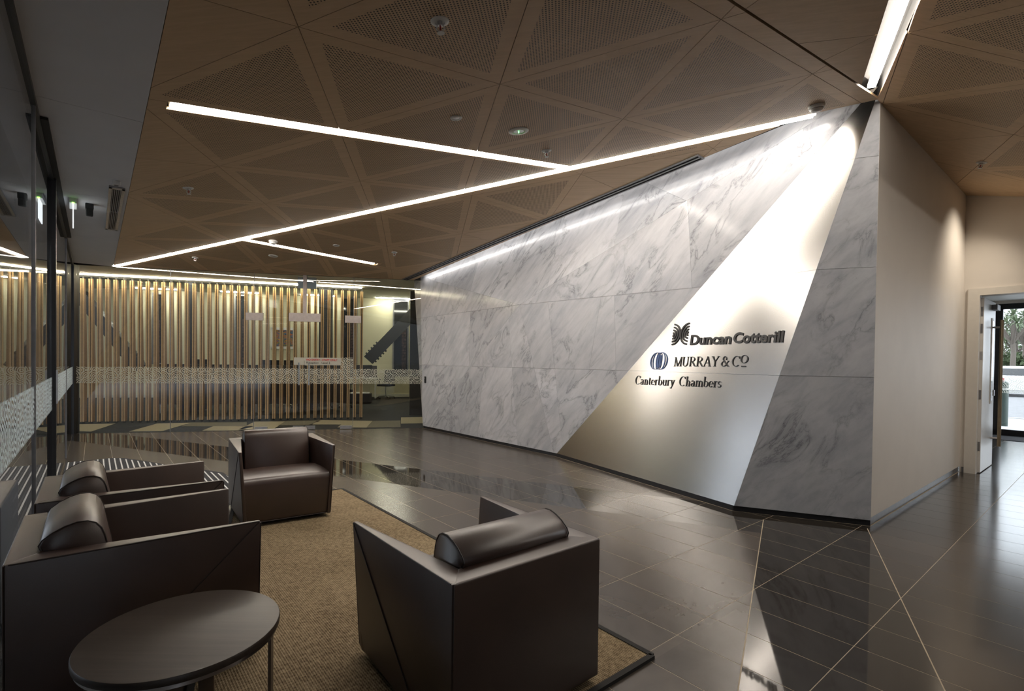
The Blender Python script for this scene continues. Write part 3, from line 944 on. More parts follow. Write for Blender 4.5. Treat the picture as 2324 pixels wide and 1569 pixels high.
# ------------------------------------------------------------------ armchairs
def make_chair():
    root = empty('armchair')
    w, y0, y1, z0, z1 = .3725, -.42, .42, .03, .62
    for s in (1, -1):
        m = MB()
        A, B = V(s*w, y0, z1), V(s*w, y1, z1)
        Cc, D, E_ = V(s*(w-.035), y1, z0), V(s*(w-.004), y0+.22, z0), V(s*w, y0, z0)
        a, b = V(s*(w-.105), y0, z1), V(s*(w-.022), y1, z1)
        c, d = V(s*(w-.062), y1, z0), V(s*(w-.10), y0, z0)
        vs = [A, B, Cc, D, E_, a, b, c, d]
        m.v = [tuple(x) for x in vs]
        fs = [(0, 3, 1), (0, 4, 3), (1, 3, 2), (5, 6, 7, 8), (0, 1, 6, 5), (1, 2, 7, 6), (4, 0, 5, 8), (2, 3, 4, 8, 7)]
        m.f = [f if s > 0 else f[::-1] for f in fs]; m.m = [0]*len(fs)
        bm_ = m.build('arm', M['leather'], root, bevel=.007, seg=2)
        bmx = bmesh.new(); bmx.from_mesh(bm_.data); bmesh.ops.recalc_face_normals(bmx, faces=bmx.faces); bmx.to_mesh(bm_.data); bmx.free()
        bm_.data.polygons.foreach_set('use_smooth', [True]*len(bm_.data.polygons)); bm_.data.set_sharp_from_angle(angle=R(25))
        # stitched seam folding across the outer face, and the edge piping
        sm = MB()
        off = V(s*.0015, 0, 0)
        sm.tube([B+off-V(0, .006, .006), D+off+V(0, .004, .004)], .0022, 6)
        sm.tube([A+off-V(s*.004, -.01, .003), B+off-V(s*.004, .006, .003)], .0035, 6)
        sm.tube([B-V(s*.004, -.001, .008), Cc-V(s*.002, -.001, -.01)], .003, 6)
        sm.build('seam', M['seam'], root)
    MB().prism([V(-.370, y0-.006, z0), V(.370, y0-.006, z0), V(.285, y0+.10, z0), V(-.285, y0+.10, z0)], V(0, 0, z1-z0+.0015)).build('backrest', M['leather'], root, bevel=.009, seg=3, smooth=True)
    # seat: rounded front, slightly crowned
    prof = [(-.10, .03)]
    yf, zt, rr = .402, .395, .055
    prof += [(yf-.012, .03), (yf, .06)]
    for k in range(7):
        a = math.pi/2*k/6; prof.append((yf-rr+rr*math.cos(a), zt-rr+rr*math.sin(a)))
    prof += [(.2, zt+.012), (.0, zt+.004), (-.12, zt-.012)]
    m = MB()
    n = len(prof)
    xs = [-1, -.97, -.5, 0, .5, .97, 1]
    for x in xs:
        for (y, z) in prof:
            hw = .292+(.348-.292)*max(0, min(1, (y+.2)/.6))-.004
            zz = z-(.012 if abs(x) == 1 and z > .3 else 0)-(.004 if abs(x) > .9 and z > .3 else 0)
            yy = y-(.01 if abs(x) == 1 and y > .3 else 0)
            m.v.append((x*hw, yy, zz))
    for i in range(len(xs)-1):
        for k in range(n):
            a_, b_ = i*n+k, i*n+(k+1) % n
            m.f.append((a_, b_, b_+n, a_+n)); m.m.append(0)
    m.f.append(tuple(range(n))[::-1]); m.f.append(tuple(range((len(xs)-1)*n, len(xs)*n))); m.m += [0, 0]
    o = m.build('seat', M['leather'], root, smooth=True)
    bmx = bmesh.new(); bmx.from_mesh(o.data); bmesh.ops.recalc_face_normals(bmx, faces=bmx.faces); bmx.to_mesh(o.data); bmx.free()
    MB().tube([V(-.33, yf-.004, .035), V(.33, yf-.004, .035)], .0035, 6).build('seat_piping', M['seam'], o)
    # back cushion, a roll over the frame running down to the seat
    prof = [(-.330, .622), (-.337, .640), (-.327, .659), (-.297, .683), (-.26, .702), (-.225, .712), (-.192, .711), (-.166, .699), (-.149, .676), (-.138, .645), (-.105, .47), (-.10, .385), (-.295, .385), (-.295, .615)]
    m = MB(); n = len(prof); xs = [-.272, -.262, 0, .262, .272]
    for x in xs:
        kx = .93 if abs(x) > .27 else 1
        for (y, z) in prof: m.v.append((x, -.22+(y+.22)*kx, .6+(z-.6)*kx if z > .6 else z))
    for i in range(len(xs)-1):
        for k in range(n):
            a_, b_ = i*n+k, i*n+(k+1) % n
            m.f.append((a_, b_, b_+n, a_+n)); m.m.append(0)
    m.f.append(tuple(range(n))[::-1]); m.f.append(tuple(range((len(xs)-1)*n, len(xs)*n))); m.m += [0, 0]
    o = m.build('back_cushion', M['leather'], root, smooth=True)
    bmx = bmesh.new(); bmx.from_mesh(o.data); bmesh.ops.recalc_face_normals(bmx, faces=bmx.faces); bmx.to_mesh(o.data); bmx.free()
    o.data.set_sharp_from_angle(angle=R(55))
    for x in (-.268, .268):
        MB().tube([V(x, y, z) for y, z in prof[:11]], .0028, 6).build('cushion_piping', M['seam'], o)
    for x in (-.27, .27):
        for y in (-.3, .27):
            MB().lathe([(.018, .0), (.018, .03)], V(x, y, 0), 12).build('glide', M['black'], root)
    return root
M['seam'] = plain('leather_seam', (0.02, 0.012, 0.010), 0.5)
ZR = .013
ch = make_chair()
spots = [   # u, v, heading of the front (deg from u axis, towards v), label, z
    (1.295, 1.84, 90, 'brown leather armchair in the foreground seen from behind, at the rug corner', ZR),
    (.172, 2.90, 0, 'brown leather armchair on the left right behind the round table', ZR),
    (.19, 3.87, 0, 'brown leather armchair by the glass, second from the round table', ZR),
    (1.29, 4.83, -95.5, 'brown leather armchair at the far end facing the camera', ZR),
]
for i, (u, v, hd, lb, z) in enumerate(spots):
    c = ch if i == 0 else copy_tree(ch)
    c.location = U3(u, v, z)
    c.rotation_euler = (0, 0, QA+R(hd)-math.pi/2)
    tag(c, lb, 'armchair', 'brown leather lobby armchairs')

# ------------------------------------------------------------------ round side table
M['table'] = wood_mat('dark_oak', (0.050, 0.037, 0.028), (0.026, 0.018, 0.013), 0.40, rot=-QA+.5, gscale=1.6, spec=.35)
tb = empty('side_table', U3(.239, 2.045, ZR+.004))
tag(tb, 'round dark oak side table with flat steel legs beside the left armchair', 'table')
MB().lathe([(.294, .424), (.299, .427), (.30, .434), (.30, .444), (.297, .449), (.292, .45)], V(0, 0, -ZR-.004), 96).build('top', M['table'], tb, smooth=True)
MB().lathe([(.285, .412), (.293, .412), (.293, .423), (.285, .423)], V(0, 0, -ZR-.004), 96).build('rim', M['steel_d'], tb, smooth=True)
for a in (17, -73, -163, 107):
    d = V(math.cos(R(a)), math.sin(R(a)), 0); t_ = V(-d.y, d.x, 0)
    MB().box(d*.272+V(0, 0, .1965), .010, .055, .393, d, t_, V(0, 0, 1)).build('leg', M['bronze'], tb, bevel=.001, seg=1)
MB().bar(V(*(d_ := V(math.cos(R(17)), math.sin(R(17)), 0))*.27)+V(0, 0, .395-ZR), V(*(-d_*.27))+V(0, 0, .395-ZR), .04, .008).build('cross_rail', M['bronze'], tb)

# ------------------------------------------------------------------ text helpers
def text_mesh(body, bold=0.0, extr=0.012, size=1.0):
    cu = bpy.data.curves.new('lettering', 'FONT')
    cu.body = body; cu.size = size; cu.offset = bold; cu.extrude = extr; cu.resolution_u = 4
    o = bpy.data.objects.new('lettering', cu); COL.objects.link(o)
    dg = bpy.context.evaluated_depsgraph_get()
    me = bpy.data.meshes.new_from_object(o.evaluated_get(dg))
    bpy.data.objects.remove(o); bpy.data.curves.remove(cu)
    vs = [v.co.copy() for v in me.vertices]; fs = [tuple(p.vertices) for p in me.polygons]
    bpy.data.meshes.remove(me)
    return vs, fs
def islands(vs, fs):
    par = list(range(len(vs)))
    def find(x):
        while par[x] != x: par[x] = par[par[x]]; x = par[x]
        return x
    for f in fs:
        for k in f[1:]: par[find(k)] = find(f[0])
    # side walls can be separate islands from caps: merge by overlapping x range
    gr = {}
    for i in range(len(vs)): gr.setdefault(find(i), []).append(i)
    boxes = [[min(vs[i].x for i in g), max(vs[i].x for i in g), set(g)] for g in gr.values()]
    boxes.sort(key=lambda b: b[0])
    out = []
    for b in boxes:
        if out and b[0] < out[-1][1]-0.25*min(b[1]-b[0], out[-1][1]-out[-1][0]) :
            out[-1][1] = max(out[-1][1], b[1]); out[-1][2] |= b[2]
        else: out.append(b)
    return [(o[2]) for o in out]
class Frame:
    """local 2D frame (x right, y up, z outward) placed on a surface"""
    def __init__(s, o, X, Y, Z): s.o, s.X, s.Y, s.Z = Vector(o), X, Y, Z
    def __call__(s, x, y, z=0.0): return s.o+s.X*x+s.Y*y+s.Z*z
def ring_arc(mb, fr, cx, cy, rx, ry, a0, a1, w, t, n=24, m=0, w2=None):
    """flat raised arc band; w2: width at top/bottom for stress"""
    full = abs(a1-a0) >= 359
    ins, outs = [], []
    for k in range(n+1):
        a = R(a0+(a1-a0)*k/n); ca, sa_ = math.cos(a), math.sin(a)
        ww = w if w2 is None else w2+(w-w2)*abs(ca)**1.3
        outs.append((cx+(rx+ww/2)*ca, cy+(ry+(ww if w2 is None else w2)/2)*sa_)); ins.append((cx+(rx-ww/2)*ca, cy+(ry-(ww if w2 is None else w2)/2)*sa_))
    i0 = len(mb.v)
    for p, q in zip(outs, ins):
        for z in (0, t):
            mb.v.append(tuple(fr(*p, z))); mb.v.append(tuple(fr(*q, z)))
    for k in range(n):
        a = i0+4*k; b = a+4   # a: out0,in0,outt,int
        for f in ((a+2, b+2, b+3, a+3), (a, a+2, b+2, b)[::-1], (a+1, b+1, b+3, a+3)[::-1]):
            mb.f.append(f); mb.m.append(m)
    if not full:
        for a in (i0, i0+4*n): mb.f.append((a, a+1, a+3, a+2)); mb.m.append(m)
def stroke(mb, fr, x0, y0, x1, y1, w, t, horiz=True):
    """parallelogram stem, cut level with the baseline"""
    if horiz and abs(y1-y0) > 1e-6:
        L_ = math.hypot(x1-x0, y1-y0); hw = w/2*L_/abs(y1-y0)
        p = [(x0-hw, y0), (x0+hw, y0), (x1+hw, y1), (x1-hw, y1)]
    else:
        d = Vector((x1-x0, y1-y0)).normalized(); n_ = Vector((-d.y, d.x))*w/2
        p = [(x0+n_.x, y0+n_.y), (x1+n_.x, y1+n_.y), (x1-n_.x, y1-n_.y), (x0-n_.x, y0-n_.y)]
    mb.prism([fr(*q, 0) for q in p], fr.Z*t)
TK, TN, SR = .122, .045, .04
# glyphs: width, strokes ('l',x0,y0,x1,y1,w) ('h',x0,x1,y,w) ('a',cx,cy,rx,ry,a0,a1,w,w2)
XH = .60
def sf(x, y, w=.13): return ('h', x-w, x+w, y, SR)
GL = {
 'M': (1.05, [('l', .14, 0, .14, 1, TN), ('l', .14, 1, .52, 0, TK), ('l', .52, 0, .90, 1, TN), ('l', .90, 0, .90, 1, TK), sf(.14, .02), sf(.90, .02), sf(.11, .98, .1), sf(.93, .98, .1)]),
 'U': (.90, [('l', .18, .32, .18, 1, TK), ('l', .72, .32, .72, 1, TN), ('a', .45, .33, .27, .31, 180, 360, .10, .06), sf(.18, .98), sf(.72, .98, .11)]),
 'R': (.88, [('l', .19, 0, .19, 1, TK), ('a', .36, .745, .29, .235, -90, 90, TK, TN), ('h', .19, .37, .98, TN), ('h', .19, .37, .51, TN), ('l', .80, 0, .40, .51, TK), sf(.19, .02), ('h', .72, .92, .02, SR), ('h', .05, .2, .98, SR)]),
 'A': (.92, [('l', .12, 0, .45, 1, TN), ('l', .78, 0, .45, 1, TK), ('h', .22, .68, .36, TN), sf(.12, .02, .11), sf(.78, .02)]),
 'Y': (.86, [('l', .43, .46, .12, 1, TK), ('l', .43, .46, .76, 1, TN), ('l', .43, 0, .43, .48, TK), sf(.43, .02), sf(.12, .98), sf(.76, .98, .11)]),
 '&': (.95, [('a', .40, .76, .17, .20, -40, 230, .09, .06), ('l', .84, 0, .26, .66, .12), ('a', .36, .26, .25, .235, 100, 330, .12, .06), ('l', .56, .14, .80, .52, TN), sf(.78, .53, .11), ('h', .74, .94, .02, SR)]),
 'C': (.88, [('a', .48, .5, .39, .475, 48, 312, TK, TN), ('l', .76, .74, .76, .96, TN)]),
 'O': (.80, [('a', .40, .5, .33, .46, 0, 360, TK, TN)]),
 'a': (.60, [('a', .27, .47, .17, .12, 0, 165, .09, .05), ('l', .43, .06, .43, .47, .12), ('a', .28, .17, .18, .15, 20, 340, .10, .05), ('h', .40, .56, .03, SR)]),
 'n': (.68, [('l', .16, 0, .16, XH, .12), ('a', .34, .40, .17, .185, 0, 140, .11, .06), ('l', .51, 0, .51, .42, .12), sf(.16, .02, .12), sf(.51, .02, .12), ('h', .05, .17, XH-.02, SR)]),
 't': (.44, [('l', .19, .12, .19, .80, .11), ('h', .04, .38, XH-.02, TN), ('a', .31, .14, .12, .115, 180, 300, .09, .05)]),
 'e': (.58, [('a', .29, .30, .225, .275, 0, 320, .11, .05), ('h', .10, .50, .33, TN)]),
 'r': (.50, [('l', .16, 0, .16, XH, .12), ('a', .33, .40, .16, .175, 55, 150, .09, .07), sf(.16, .02, .12), ('h', .05, .17, XH-.02, SR)]),
 'b': (.66, [('l', .14, .05, .14, 1, .12), ('a', .32, .30, .23, .275, -150, 150, .11, .05), ('h', .02, .15, .98, SR)]),
 'u': (.68, [('l', .15, .18, .15, XH, .12), ('a', .32, .20, .17, .175, 180, 320, .10, .06), ('l', .52, 0, .52, XH, .12), ('h', .03, .16, XH-.02, SR), ('h', .41, .54, XH-.02, SR), ('h', .52, .64, .02, SR)]),
 'y': (.62, [('l', .33, .02, .12, XH, .11), ('l', .33, .02, .52, XH, TN), ('l', .19, -.22, .34, .06, TN), ('a', .14, -.22, .06, .04, 90, 360, .06, .05), sf(.12, XH-.02, .11), sf(.52, XH-.02, .09)]),
 'h': (.68, [('l', .16, 0, .16, 1, .12), ('a', .34, .40, .17, .185, 0, 140, .11, .06), ('l', .51, 0, .51, .42, .12), sf(.16, .02, .12), sf(.51, .02, .12), ('h', .04, .17, .98, SR)]),
 'm': (1.02, [('l', .16, 0, .16, XH, .12), ('a', .34, .40, .17, .185, 0, 140, .11, .06), ('l', .51, 0, .51, .42, .12), ('a', .69, .40, .17, .185, 0, 140, .11, .06), ('l', .86, 0, .86, .42, .12), sf(.16, .02, .12), sf(.51, .02, .11), sf(.86, .02, .12), ('h', .05, .17, XH-.02, SR)]),
 's': (.48, [('a', .24, .435, .145, .14, 30, 260, .08, .06), ('a', .24, .165, .155, .14, -150, 80, .08, .06)]),
 ' ': (.62, []), '_': (.22, []),
}
def serif_text(root, fr, body, h, wid, mat, t=.007, name='letter'):
    tot = sum(GL[c][0] for c in body); kx = wid/tot; x = 0
    for c in body:
        w, st = GL[c]
        if st:
            mb = MB()
            sub = Frame(fr(x*kx, 0, 0), fr.X*kx, fr.Y*h, fr.Z)
            for q in st:
                if q[0] == 'l': stroke(mb, sub, *q[1:6], t)
                elif q[0] == 'h': stroke(mb, sub, q[1], q[3], q[2], q[3], q[4], t, False)
                else: ring_arc(mb, sub, q[1], q[2], q[3], q[4], q[5], q[6], q[7], t, 20, 0, q[8])
            rel(mb, root.location).build(name, mat, root)
        x += w
# ------------------------------------------------------------------ three signs on the steel
so_, sX, sY, sN = STEEL
sX = sX if sX.dot(V(1, 0, 0)) > 0 else -sX
def on_steel(px, py): return onpl(px, py, sN, sN.dot(P1))
def frame_px(l, r):
    """frame with origin at pixel l, x towards pixel r along the plane"""
    a, b = on_steel(*l), on_steel(*r)
    X = (b-a).normalized(); Y = sN.cross(X); Y = Y if Y.z > 0 else -Y
    return Frame(a, X, Y, sN), (b-a).length
def px_len(fr, p):
    d = on_steel(*p)-fr.o; return d.dot(fr.X), d.dot(fr.Y)
fr, wl = frame_px((1567, 784), (1777, 776.5))
rt = empty('company_sign', fr.o); tag(rt, 'black Duncan Cotterill lettering with paired arcs, uppermost on the steel', 'sign')
for word, l_, r_, tp in (('Duncan', (1566.5, 783), (1659, 780), (1567, 761)), ('Cotterill', (1664, 778.8), (1777.3, 776.3), (1777, 750.5))):
    fw, wl = frame_px(l_, r_)
    vs, fs = text_mesh(word, .028, .5)
    x0 = min(v.x for v in vs); x1 = max(v.x for v in vs); z0_ = min(v.z for v in vs); z1_ = max(v.z for v in vs)
    d_ = on_steel(*tp)-fw.o; hcap = d_.dot(fw.Y)
    hv = max(v.y for v in vs)
    for g in islands(vs, fs):
        idx = {k: i for i, k in enumerate(sorted(g))}
        mb = MB()
        mb.v = [tuple(fw((vs[k].x-x0)/(x1-x0)*wl, vs[k].y/hv*hcap, (vs[k].z-z0_)/(z1_-z0_)*.009)-fr.o) for k in sorted(g)]
        mb.f = [tuple(idx[k] for k in f) for f in fs if f[0] in g]; mb.m = [0]*len(mb.f)
        mb.build('letter', M['letter'], rt)
e0 = px_len(fr, (1524, 784)); e1 = px_len(fr, (1566, 733))
ew = e1[0]-e0[0]; eh = (e1[1]-e0[1])
for lx, a0 in ((e0[0], -88), (e1[0], 92)):
    mb = MB()
    for k, rr in enumerate((.46, .325, .195, .075)):
        ring_arc(mb, fr, lx, e0[1]+eh*.5, ew*rr*1.03, eh*rr*1.03, a0, a0+176, ew*.085, .009, 20, 0, eh*.075)
    rel(mb, fr.o).build('emblem_arcs', M['letter'], rt)
fr, wl = frame_px((1529, 832), (1697, 832.5))
rt = empty('company_sign', fr.o); tag(rt, 'MURRAY & CO lettering with a blue ring emblem, second sign on the steel', 'sign')
hc = px_len(fr, (1532, 811))[1]
fo = Frame(fr.o, fr.X, fr.Y, fr.Z)
tot_ = sum(GL[c][0] for c in 'MURRAY_&_CO')
kM = wl/tot_
serif_text(rt, fo, 'MURRAY_&_C', hc, kM*(tot_-GL['O'][0]), M['letter'])
fO = Frame(fr(kM*(tot_-GL['O'][0]), hc*.30, 0), fr.X, fr.Y, fr.Z)
serif_text(rt, fO, 'O', hc*.80, kM*.80, M['letter'])
mb = MB(); stroke(mb, fr, kM*(tot_-.62), hc*.02, kM*(tot_-.18), hc*.02, hc*.09, .007, False); rel(mb, fr.o).build('underline', M['letter'], rt)
e0 = px_len(fr, (1474, 840)); e1 = px_len(fr, (1518, 799))
ecx, ecy = (e0[0]+e1[0])/2, (e0[1]+e1[1])/2; eW, eH = abs(e1[0]-e0[0]), abs(e1[1]-e0[1])
for dx, rx, w in ((-.17, .33, .022), (-.155, .30, .018), (-.13, .22, .05), (-.05, .10, .05), (.17, .33, .022), (.155, .30, .018), (.13, .22, .05), (.06, .10, .045)):
    mb = MB(); ring_arc(mb, fr, ecx+dx*eW, ecy, rx*eW, .47*eH, 0, 360, w*eW, .006, 40, 0, .022*eH)
    rel(mb, fr.o).build('emblem_ring', M['blue'], rt)
fr, wl = frame_px((1441, 873), (1637, 880.5))
rt = empty('company_sign', fr.o); tag(rt, 'Canterbury Chambers lettering, lowest of the signs on the steel', 'sign')
hc = px_len(fr, (1444, 853))[1]
serif_text(rt, fr, 'Canterbury Chambers', hc, wl, M['letter'])

# ------------------------------------------------------------------ office behind the back glass
def root_px(name, loc_, label, cat, group=None):
    return tag(empty(name, loc_), label, cat, group)
TW = 8.84
fo_ = MB(); gbox(fo_, -6, 9, .014, TW+.3, -.12, -.002)
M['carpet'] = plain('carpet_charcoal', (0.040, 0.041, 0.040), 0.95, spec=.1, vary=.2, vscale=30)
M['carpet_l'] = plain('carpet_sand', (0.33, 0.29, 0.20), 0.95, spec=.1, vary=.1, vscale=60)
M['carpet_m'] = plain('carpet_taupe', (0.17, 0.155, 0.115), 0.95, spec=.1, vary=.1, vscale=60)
off_floor = tag(fo_.build('floor', M['carpet']), kind='structure')
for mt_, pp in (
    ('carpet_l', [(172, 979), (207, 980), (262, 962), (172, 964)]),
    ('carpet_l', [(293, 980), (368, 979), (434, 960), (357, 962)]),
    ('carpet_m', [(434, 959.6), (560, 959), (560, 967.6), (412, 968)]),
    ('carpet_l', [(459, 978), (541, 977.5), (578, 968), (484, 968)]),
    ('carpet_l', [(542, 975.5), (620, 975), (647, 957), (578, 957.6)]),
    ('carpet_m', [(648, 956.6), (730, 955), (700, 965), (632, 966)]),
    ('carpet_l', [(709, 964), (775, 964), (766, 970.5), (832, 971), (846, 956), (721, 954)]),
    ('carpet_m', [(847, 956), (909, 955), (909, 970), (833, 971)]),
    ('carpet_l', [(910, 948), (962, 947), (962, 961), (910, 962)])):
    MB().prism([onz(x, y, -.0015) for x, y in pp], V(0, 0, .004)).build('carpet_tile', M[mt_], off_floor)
M['cream'] = plain('cream_paint', (0.72, 0.685, 0.50), 0.6, vary=.01, vscale=3)
M['ceilw'] = plain('office_ceiling', (0.62, 0.62, 0.54), 0.7, vary=.01, vscale=3)
ow = struct('wall_back')
gbox(MB(), -6, 9, TW, TW+.15, 0, 4.1).build('plaster', M['cream'], ow)
gbox(MB(), -6.1, -6, 0, TW, 0, 4.1).build('plaster', M['cream'], ow)
gbox(MB(), 6.6, 6.75, .6, TW, 0, 4.1).build('plaster', M['cream'], ow)
oc = struct('ceiling'); oc.name = 'ceiling.002'
gbox(MB(), -6, GLEN+1.2, .03, 1.95, 3.02, 3.1).build('panel', M['ceilw'], oc)
gbox(MB(), -6, 9, 1.95, TW, 3.6, 3.7).build('panel', M['ceilw'], oc)
gbox(MB(), -6, 9, 1.93, 1.95, 3.02, 3.7).build('bulkhead', M['ceilw'], oc)
tag(gbox(MB(), -6, 9, TW-.02, TW, 0, .1).build('baseboard_back', M['ceilw']), kind='structure')
rf = struct('trim_3'); rf.name = 'trim_3'
mb = MB(); mb.ubox(-9, 15, -4, 24, 4.1, 4.25); mb.build('roof_slab', M['gap'], rf)

# timber fins
A_, B_ = onz(187, 959, .03), onz(819, 948, .03)
fd = (B_-A_).normalized(); fd.z = 0; fn = V(-fd.y, fd.x, 0)
sp = (B_-A_).length/38
fs_ = tag(empty('fin_screen', A_), 'row of tall timber fins standing behind the back glass', 'screen')
def fin_mesh():
    me_ = []
    m = MB()
    # two pale front lips with a dark groove, tapering timber blade behind
    for x in (-.019, .019): m.box(V(x, -.006, 1.46), .024, .024, 2.9, m=1)
    m.box(V(0, .004, 1.46), .016, .012, 2.9, m=2)
    i = len(m.v)
    zs_ = [(0.01, .10), (.5, .115), (1.2, .125), (2.0, .095), (2.91, .055)]
    for z, d in zs_:
        m.v += [(-.029, .006, z), (.029, .006, z), (.029, d, z), (-.029, d, z)]
    for k in range(len(zs_)-1):
        for j in range(4):
            a, b = i+4*k+j, i+4*k+(j+1) % 4
            m.f.append((a, b, b+4, a+4)); m.m.append(0)
    e = i+4*(len(zs_)-1)
    m.f.append((e, e+1, e+2, e+3)); m.m.append(0)
    m.f.append((i+3, i+2, i+1, i)); m.m.append(0)
    m.box(V(0, .04, -.008), .03, .03, .036, m=3); m.box(V(0, .04, 2.93), .03, .03, .05, m=3)
    return m
fo = fin_mesh().build('fin', [M['fin'], M['fin_front'], M['gap'], M['black']], fs_)
fz = math.atan2(fd.y, fd.x)
for k in range(-9, 39):
    o = fo if k == -9 else fo.copy()
    if k != -9: COL.objects.link(o)
    o.parent = fs_; o.location = fd*(sp*k)+V(0, 0, 0); o.rotation_euler = (0, 0, fz)
fs_.location = A_
MB().bar(fd*(-9*sp)+V(0, .04, 2.965)+fn*.04, fd*(38*sp)+V(0, .04, 2.965)+fn*.04, .05, .03).build('head_track', M['black'], fs_)
# office linear lights
def obar(p, q, z, label, w=.06, drop=True):
    a, b = onz(*p, z), onz(*q, z)
    return light_bar('linear_light', a, b, V(0, 0, 1), w, label, 'ceiling light', mat=M['strip_o'], segs=1, up=-.014, hous=False)
la, lb_ = A_+fd*(-9*sp)-fn*.16, A_+fd*(38*sp)-fn*.16
la.z = lb_.z = 3.018
light_bar('linear_light', la, lb_, V(0, 0, 1), .055, 'light strip running just above the tops of the timber fins', mat=M['strip_f'], segs=4, up=-.026, hous=False) if 'strip_f' in M else None
obar((853, 676), (930, 679), 3.585, 'short office light strip seen right of the timber fins')
obar((682, 669), (762, 672.5), 3.585, 'office light strip behind the fins, above the double glass doors')
obar((501, 662), (590, 666), 3.585, 'office light strip behind the fins, above the left door hinge patch')
obar((308, 654), (403, 658), 3.585, 'office light strip behind the fins near the reflected pale diagonal')
# unseen strips added to brighten the office, out of frame
for s, t, wh in ((-3, 4, 'farthest left'), (0, 4.6, 'second from the left'), (3, 4.6, 'over the double doors'), (5.6, 4.2, 'nearest the marble wall')):
    a, b = G3(s-.6, t, 3.59), G3(s+.6, t, 3.59)
    light_bar('linear_light', a, b, V(0, 0, 1), .12, 'office ceiling light strip hidden above the glass head, '+wh, mat=M['strip_o'], segs=1, up=-.014, hous=False, group='hidden office lights')

# dark columns, windows and braces of the office
def col_px(x0, x1, t, wd_, name='column'):
    s0, s1 = ong(x0, 830, t)[0], ong(x1, 830, t)[0]
    return tag(gbox(MB(), s0, s1, t, t+wd_, 0, 3.6).build(name, M['steelwork']), kind='structure')
M['steelwork'] = plain('dark_steelwork', (0.022, 0.023, 0.024), 0.45)
M['dglass'] = plain('night_glass', (0.020, 0.022, 0.024), 0.06, spec=.6)
M['brick'] = plain('brick_reflection', (0.085, 0.05, 0.04), 0.9, vary=.4, vscale=14)
c1_ = onz(930, 942); tC = (c1_-POST).dot(GB)
col_px(930, 966, tC, .25); col_px(723, 752, 5.0, .3); col_px(419, 437, 5.0, .3)
wi = 4
for x0, x1, y0, y1 in ((349, 367, 668, 824), (536, 560, 663, 826), (780, 807, 678, 826), (895, 924, 680, 852)):
    s0, z1_ = ong(x0, y0, TW-.05); s1, z0_ = ong(x1, y1, TW-.05)
    w_ = tag(empty('window_%d' % wi, G3((s0+s1)/2, TW-.03, z0_)), kind='structure'); wi += 1
    o_ = w_.location
    rel(gbox(MB(), s0, s1, TW-.045, TW-.03, z0_, z1_), o_).build('pane', M['dglass'], w_)
    sm_ = s0+(s1-s0)*.58
    # brick reflection modelled as raised bricks over the lower pane
    mbb = MB(); nb_ = 14
    for k in range(nb_):
        za = z0_+.03+(z1_-z0_)*.62*k/nb_; zb_ = z0_+.03+(z1_-z0_)*.62*(k+.86)/nb_
        for (p, q) in (((sm_, (sm_+s1)/2-.006), ((sm_+s1)/2+.006, s1-.05)) if k % 2 else ((sm_, sm_+.3*(s1-sm_)), (sm_+.34*(s1-sm_), s1-.05))):
            gbox(mbb, p, q, TW-.052, TW-.046, za, zb_)
    tag(rel(mbb, o_).build('brick_pier', M['brick'], w_), kind='stuff')
    for (a, b, c, d) in ((s0-.05, s0, z0_-.05, z1_+.05), (s1, s1+.05, z0_-.05, z1_+.05), (s0, s1, z0_-.05, z0_), (s0, s1, z1_, z1_+.05)):
        rel(gbox(MB(), a, b, TW-.07, TW, c, d), o_).build('window_frame', M['grey'], w_)
def brace(p, q, t, w, name, k=0):
    s0, z0_ = ong(*p, t); s1, z1_ = ong(*q, t)
    r_ = tag(empty(name, G3(s0, t, z0_)), kind='structure'); o_ = r_.location.copy()
    a, b = G3(s0, t, z0_), G3(s1, t, z1_)
    rel(MB().bar(a, b, .22, w, GB.cross(b-a)), o_).build('beam', M['steelwork'], r_)
    ax_ = (b-a).normalized(); pr = ax_.cross(GB).normalized()
    for j in range(5):
        for sgn in (1, -1):
            c = a+ax_*(.12+.11*j)+pr*sgn*(w/2)
            rel(MB().tube([c, c+pr*sgn*.045], .03, 6), o_).build('bolt', M['steelwork'], r_)
    return r_
brace((836, 818), (952, 697), 5.6, .33, 'trim_4')
brace((318, 836), (182, 668), 5.6, .30, 'trim_5')

# painting
s0, z1_ = ong(615, 743, TW-.03); s1, z0_ = ong(671, 793, TW-.03)
pt = root_px('painting', G3((s0+s1)/2, TW-.03, (z0_+z1_)/2), 'framed abstract painting in blue, orange and green on the cream office wall', 'painting')
o_ = pt.location.copy()
for (a, b, c, d) in ((s0, s1, z0_, z0_+.09), (s0, s1, z1_-.09, z1_), (s0, s0+.09, z0_, z1_), (s1-.09, s1, z0_, z1_)):
    rel(gbox(MB(), a, b, TW-.06, TW-.005, c, d), o_).build('frame', M['white'], pt)
m, nt, b = new_mat('abstract_canvas')
f = noise(nt, coords(nt, scale=(1, 1, 3.2), src='Object'), 1.9, 5, 1.8, .7)
cr = ramp(nt, f, [(.2, (.02, .05, .12)), (.40, (.05, .18, .30)), (.46, (.35, .06, .05)), (.50, (.55, .25, .04)), (.53, (.08, .2, .09)), (.57, (.03, .06, .18)), (.64, (.45, .40, .15))])
cr.node.color_ramp.interpolation = 'CONSTANT'
L(nt, cr, b.inputs['Base Color'])
rel(gbox(MB(), s0+.085, s1-.085, TW-.045, TW-.01, z0_+.085, z1_-.085), o_).build('canvas', m, pt)

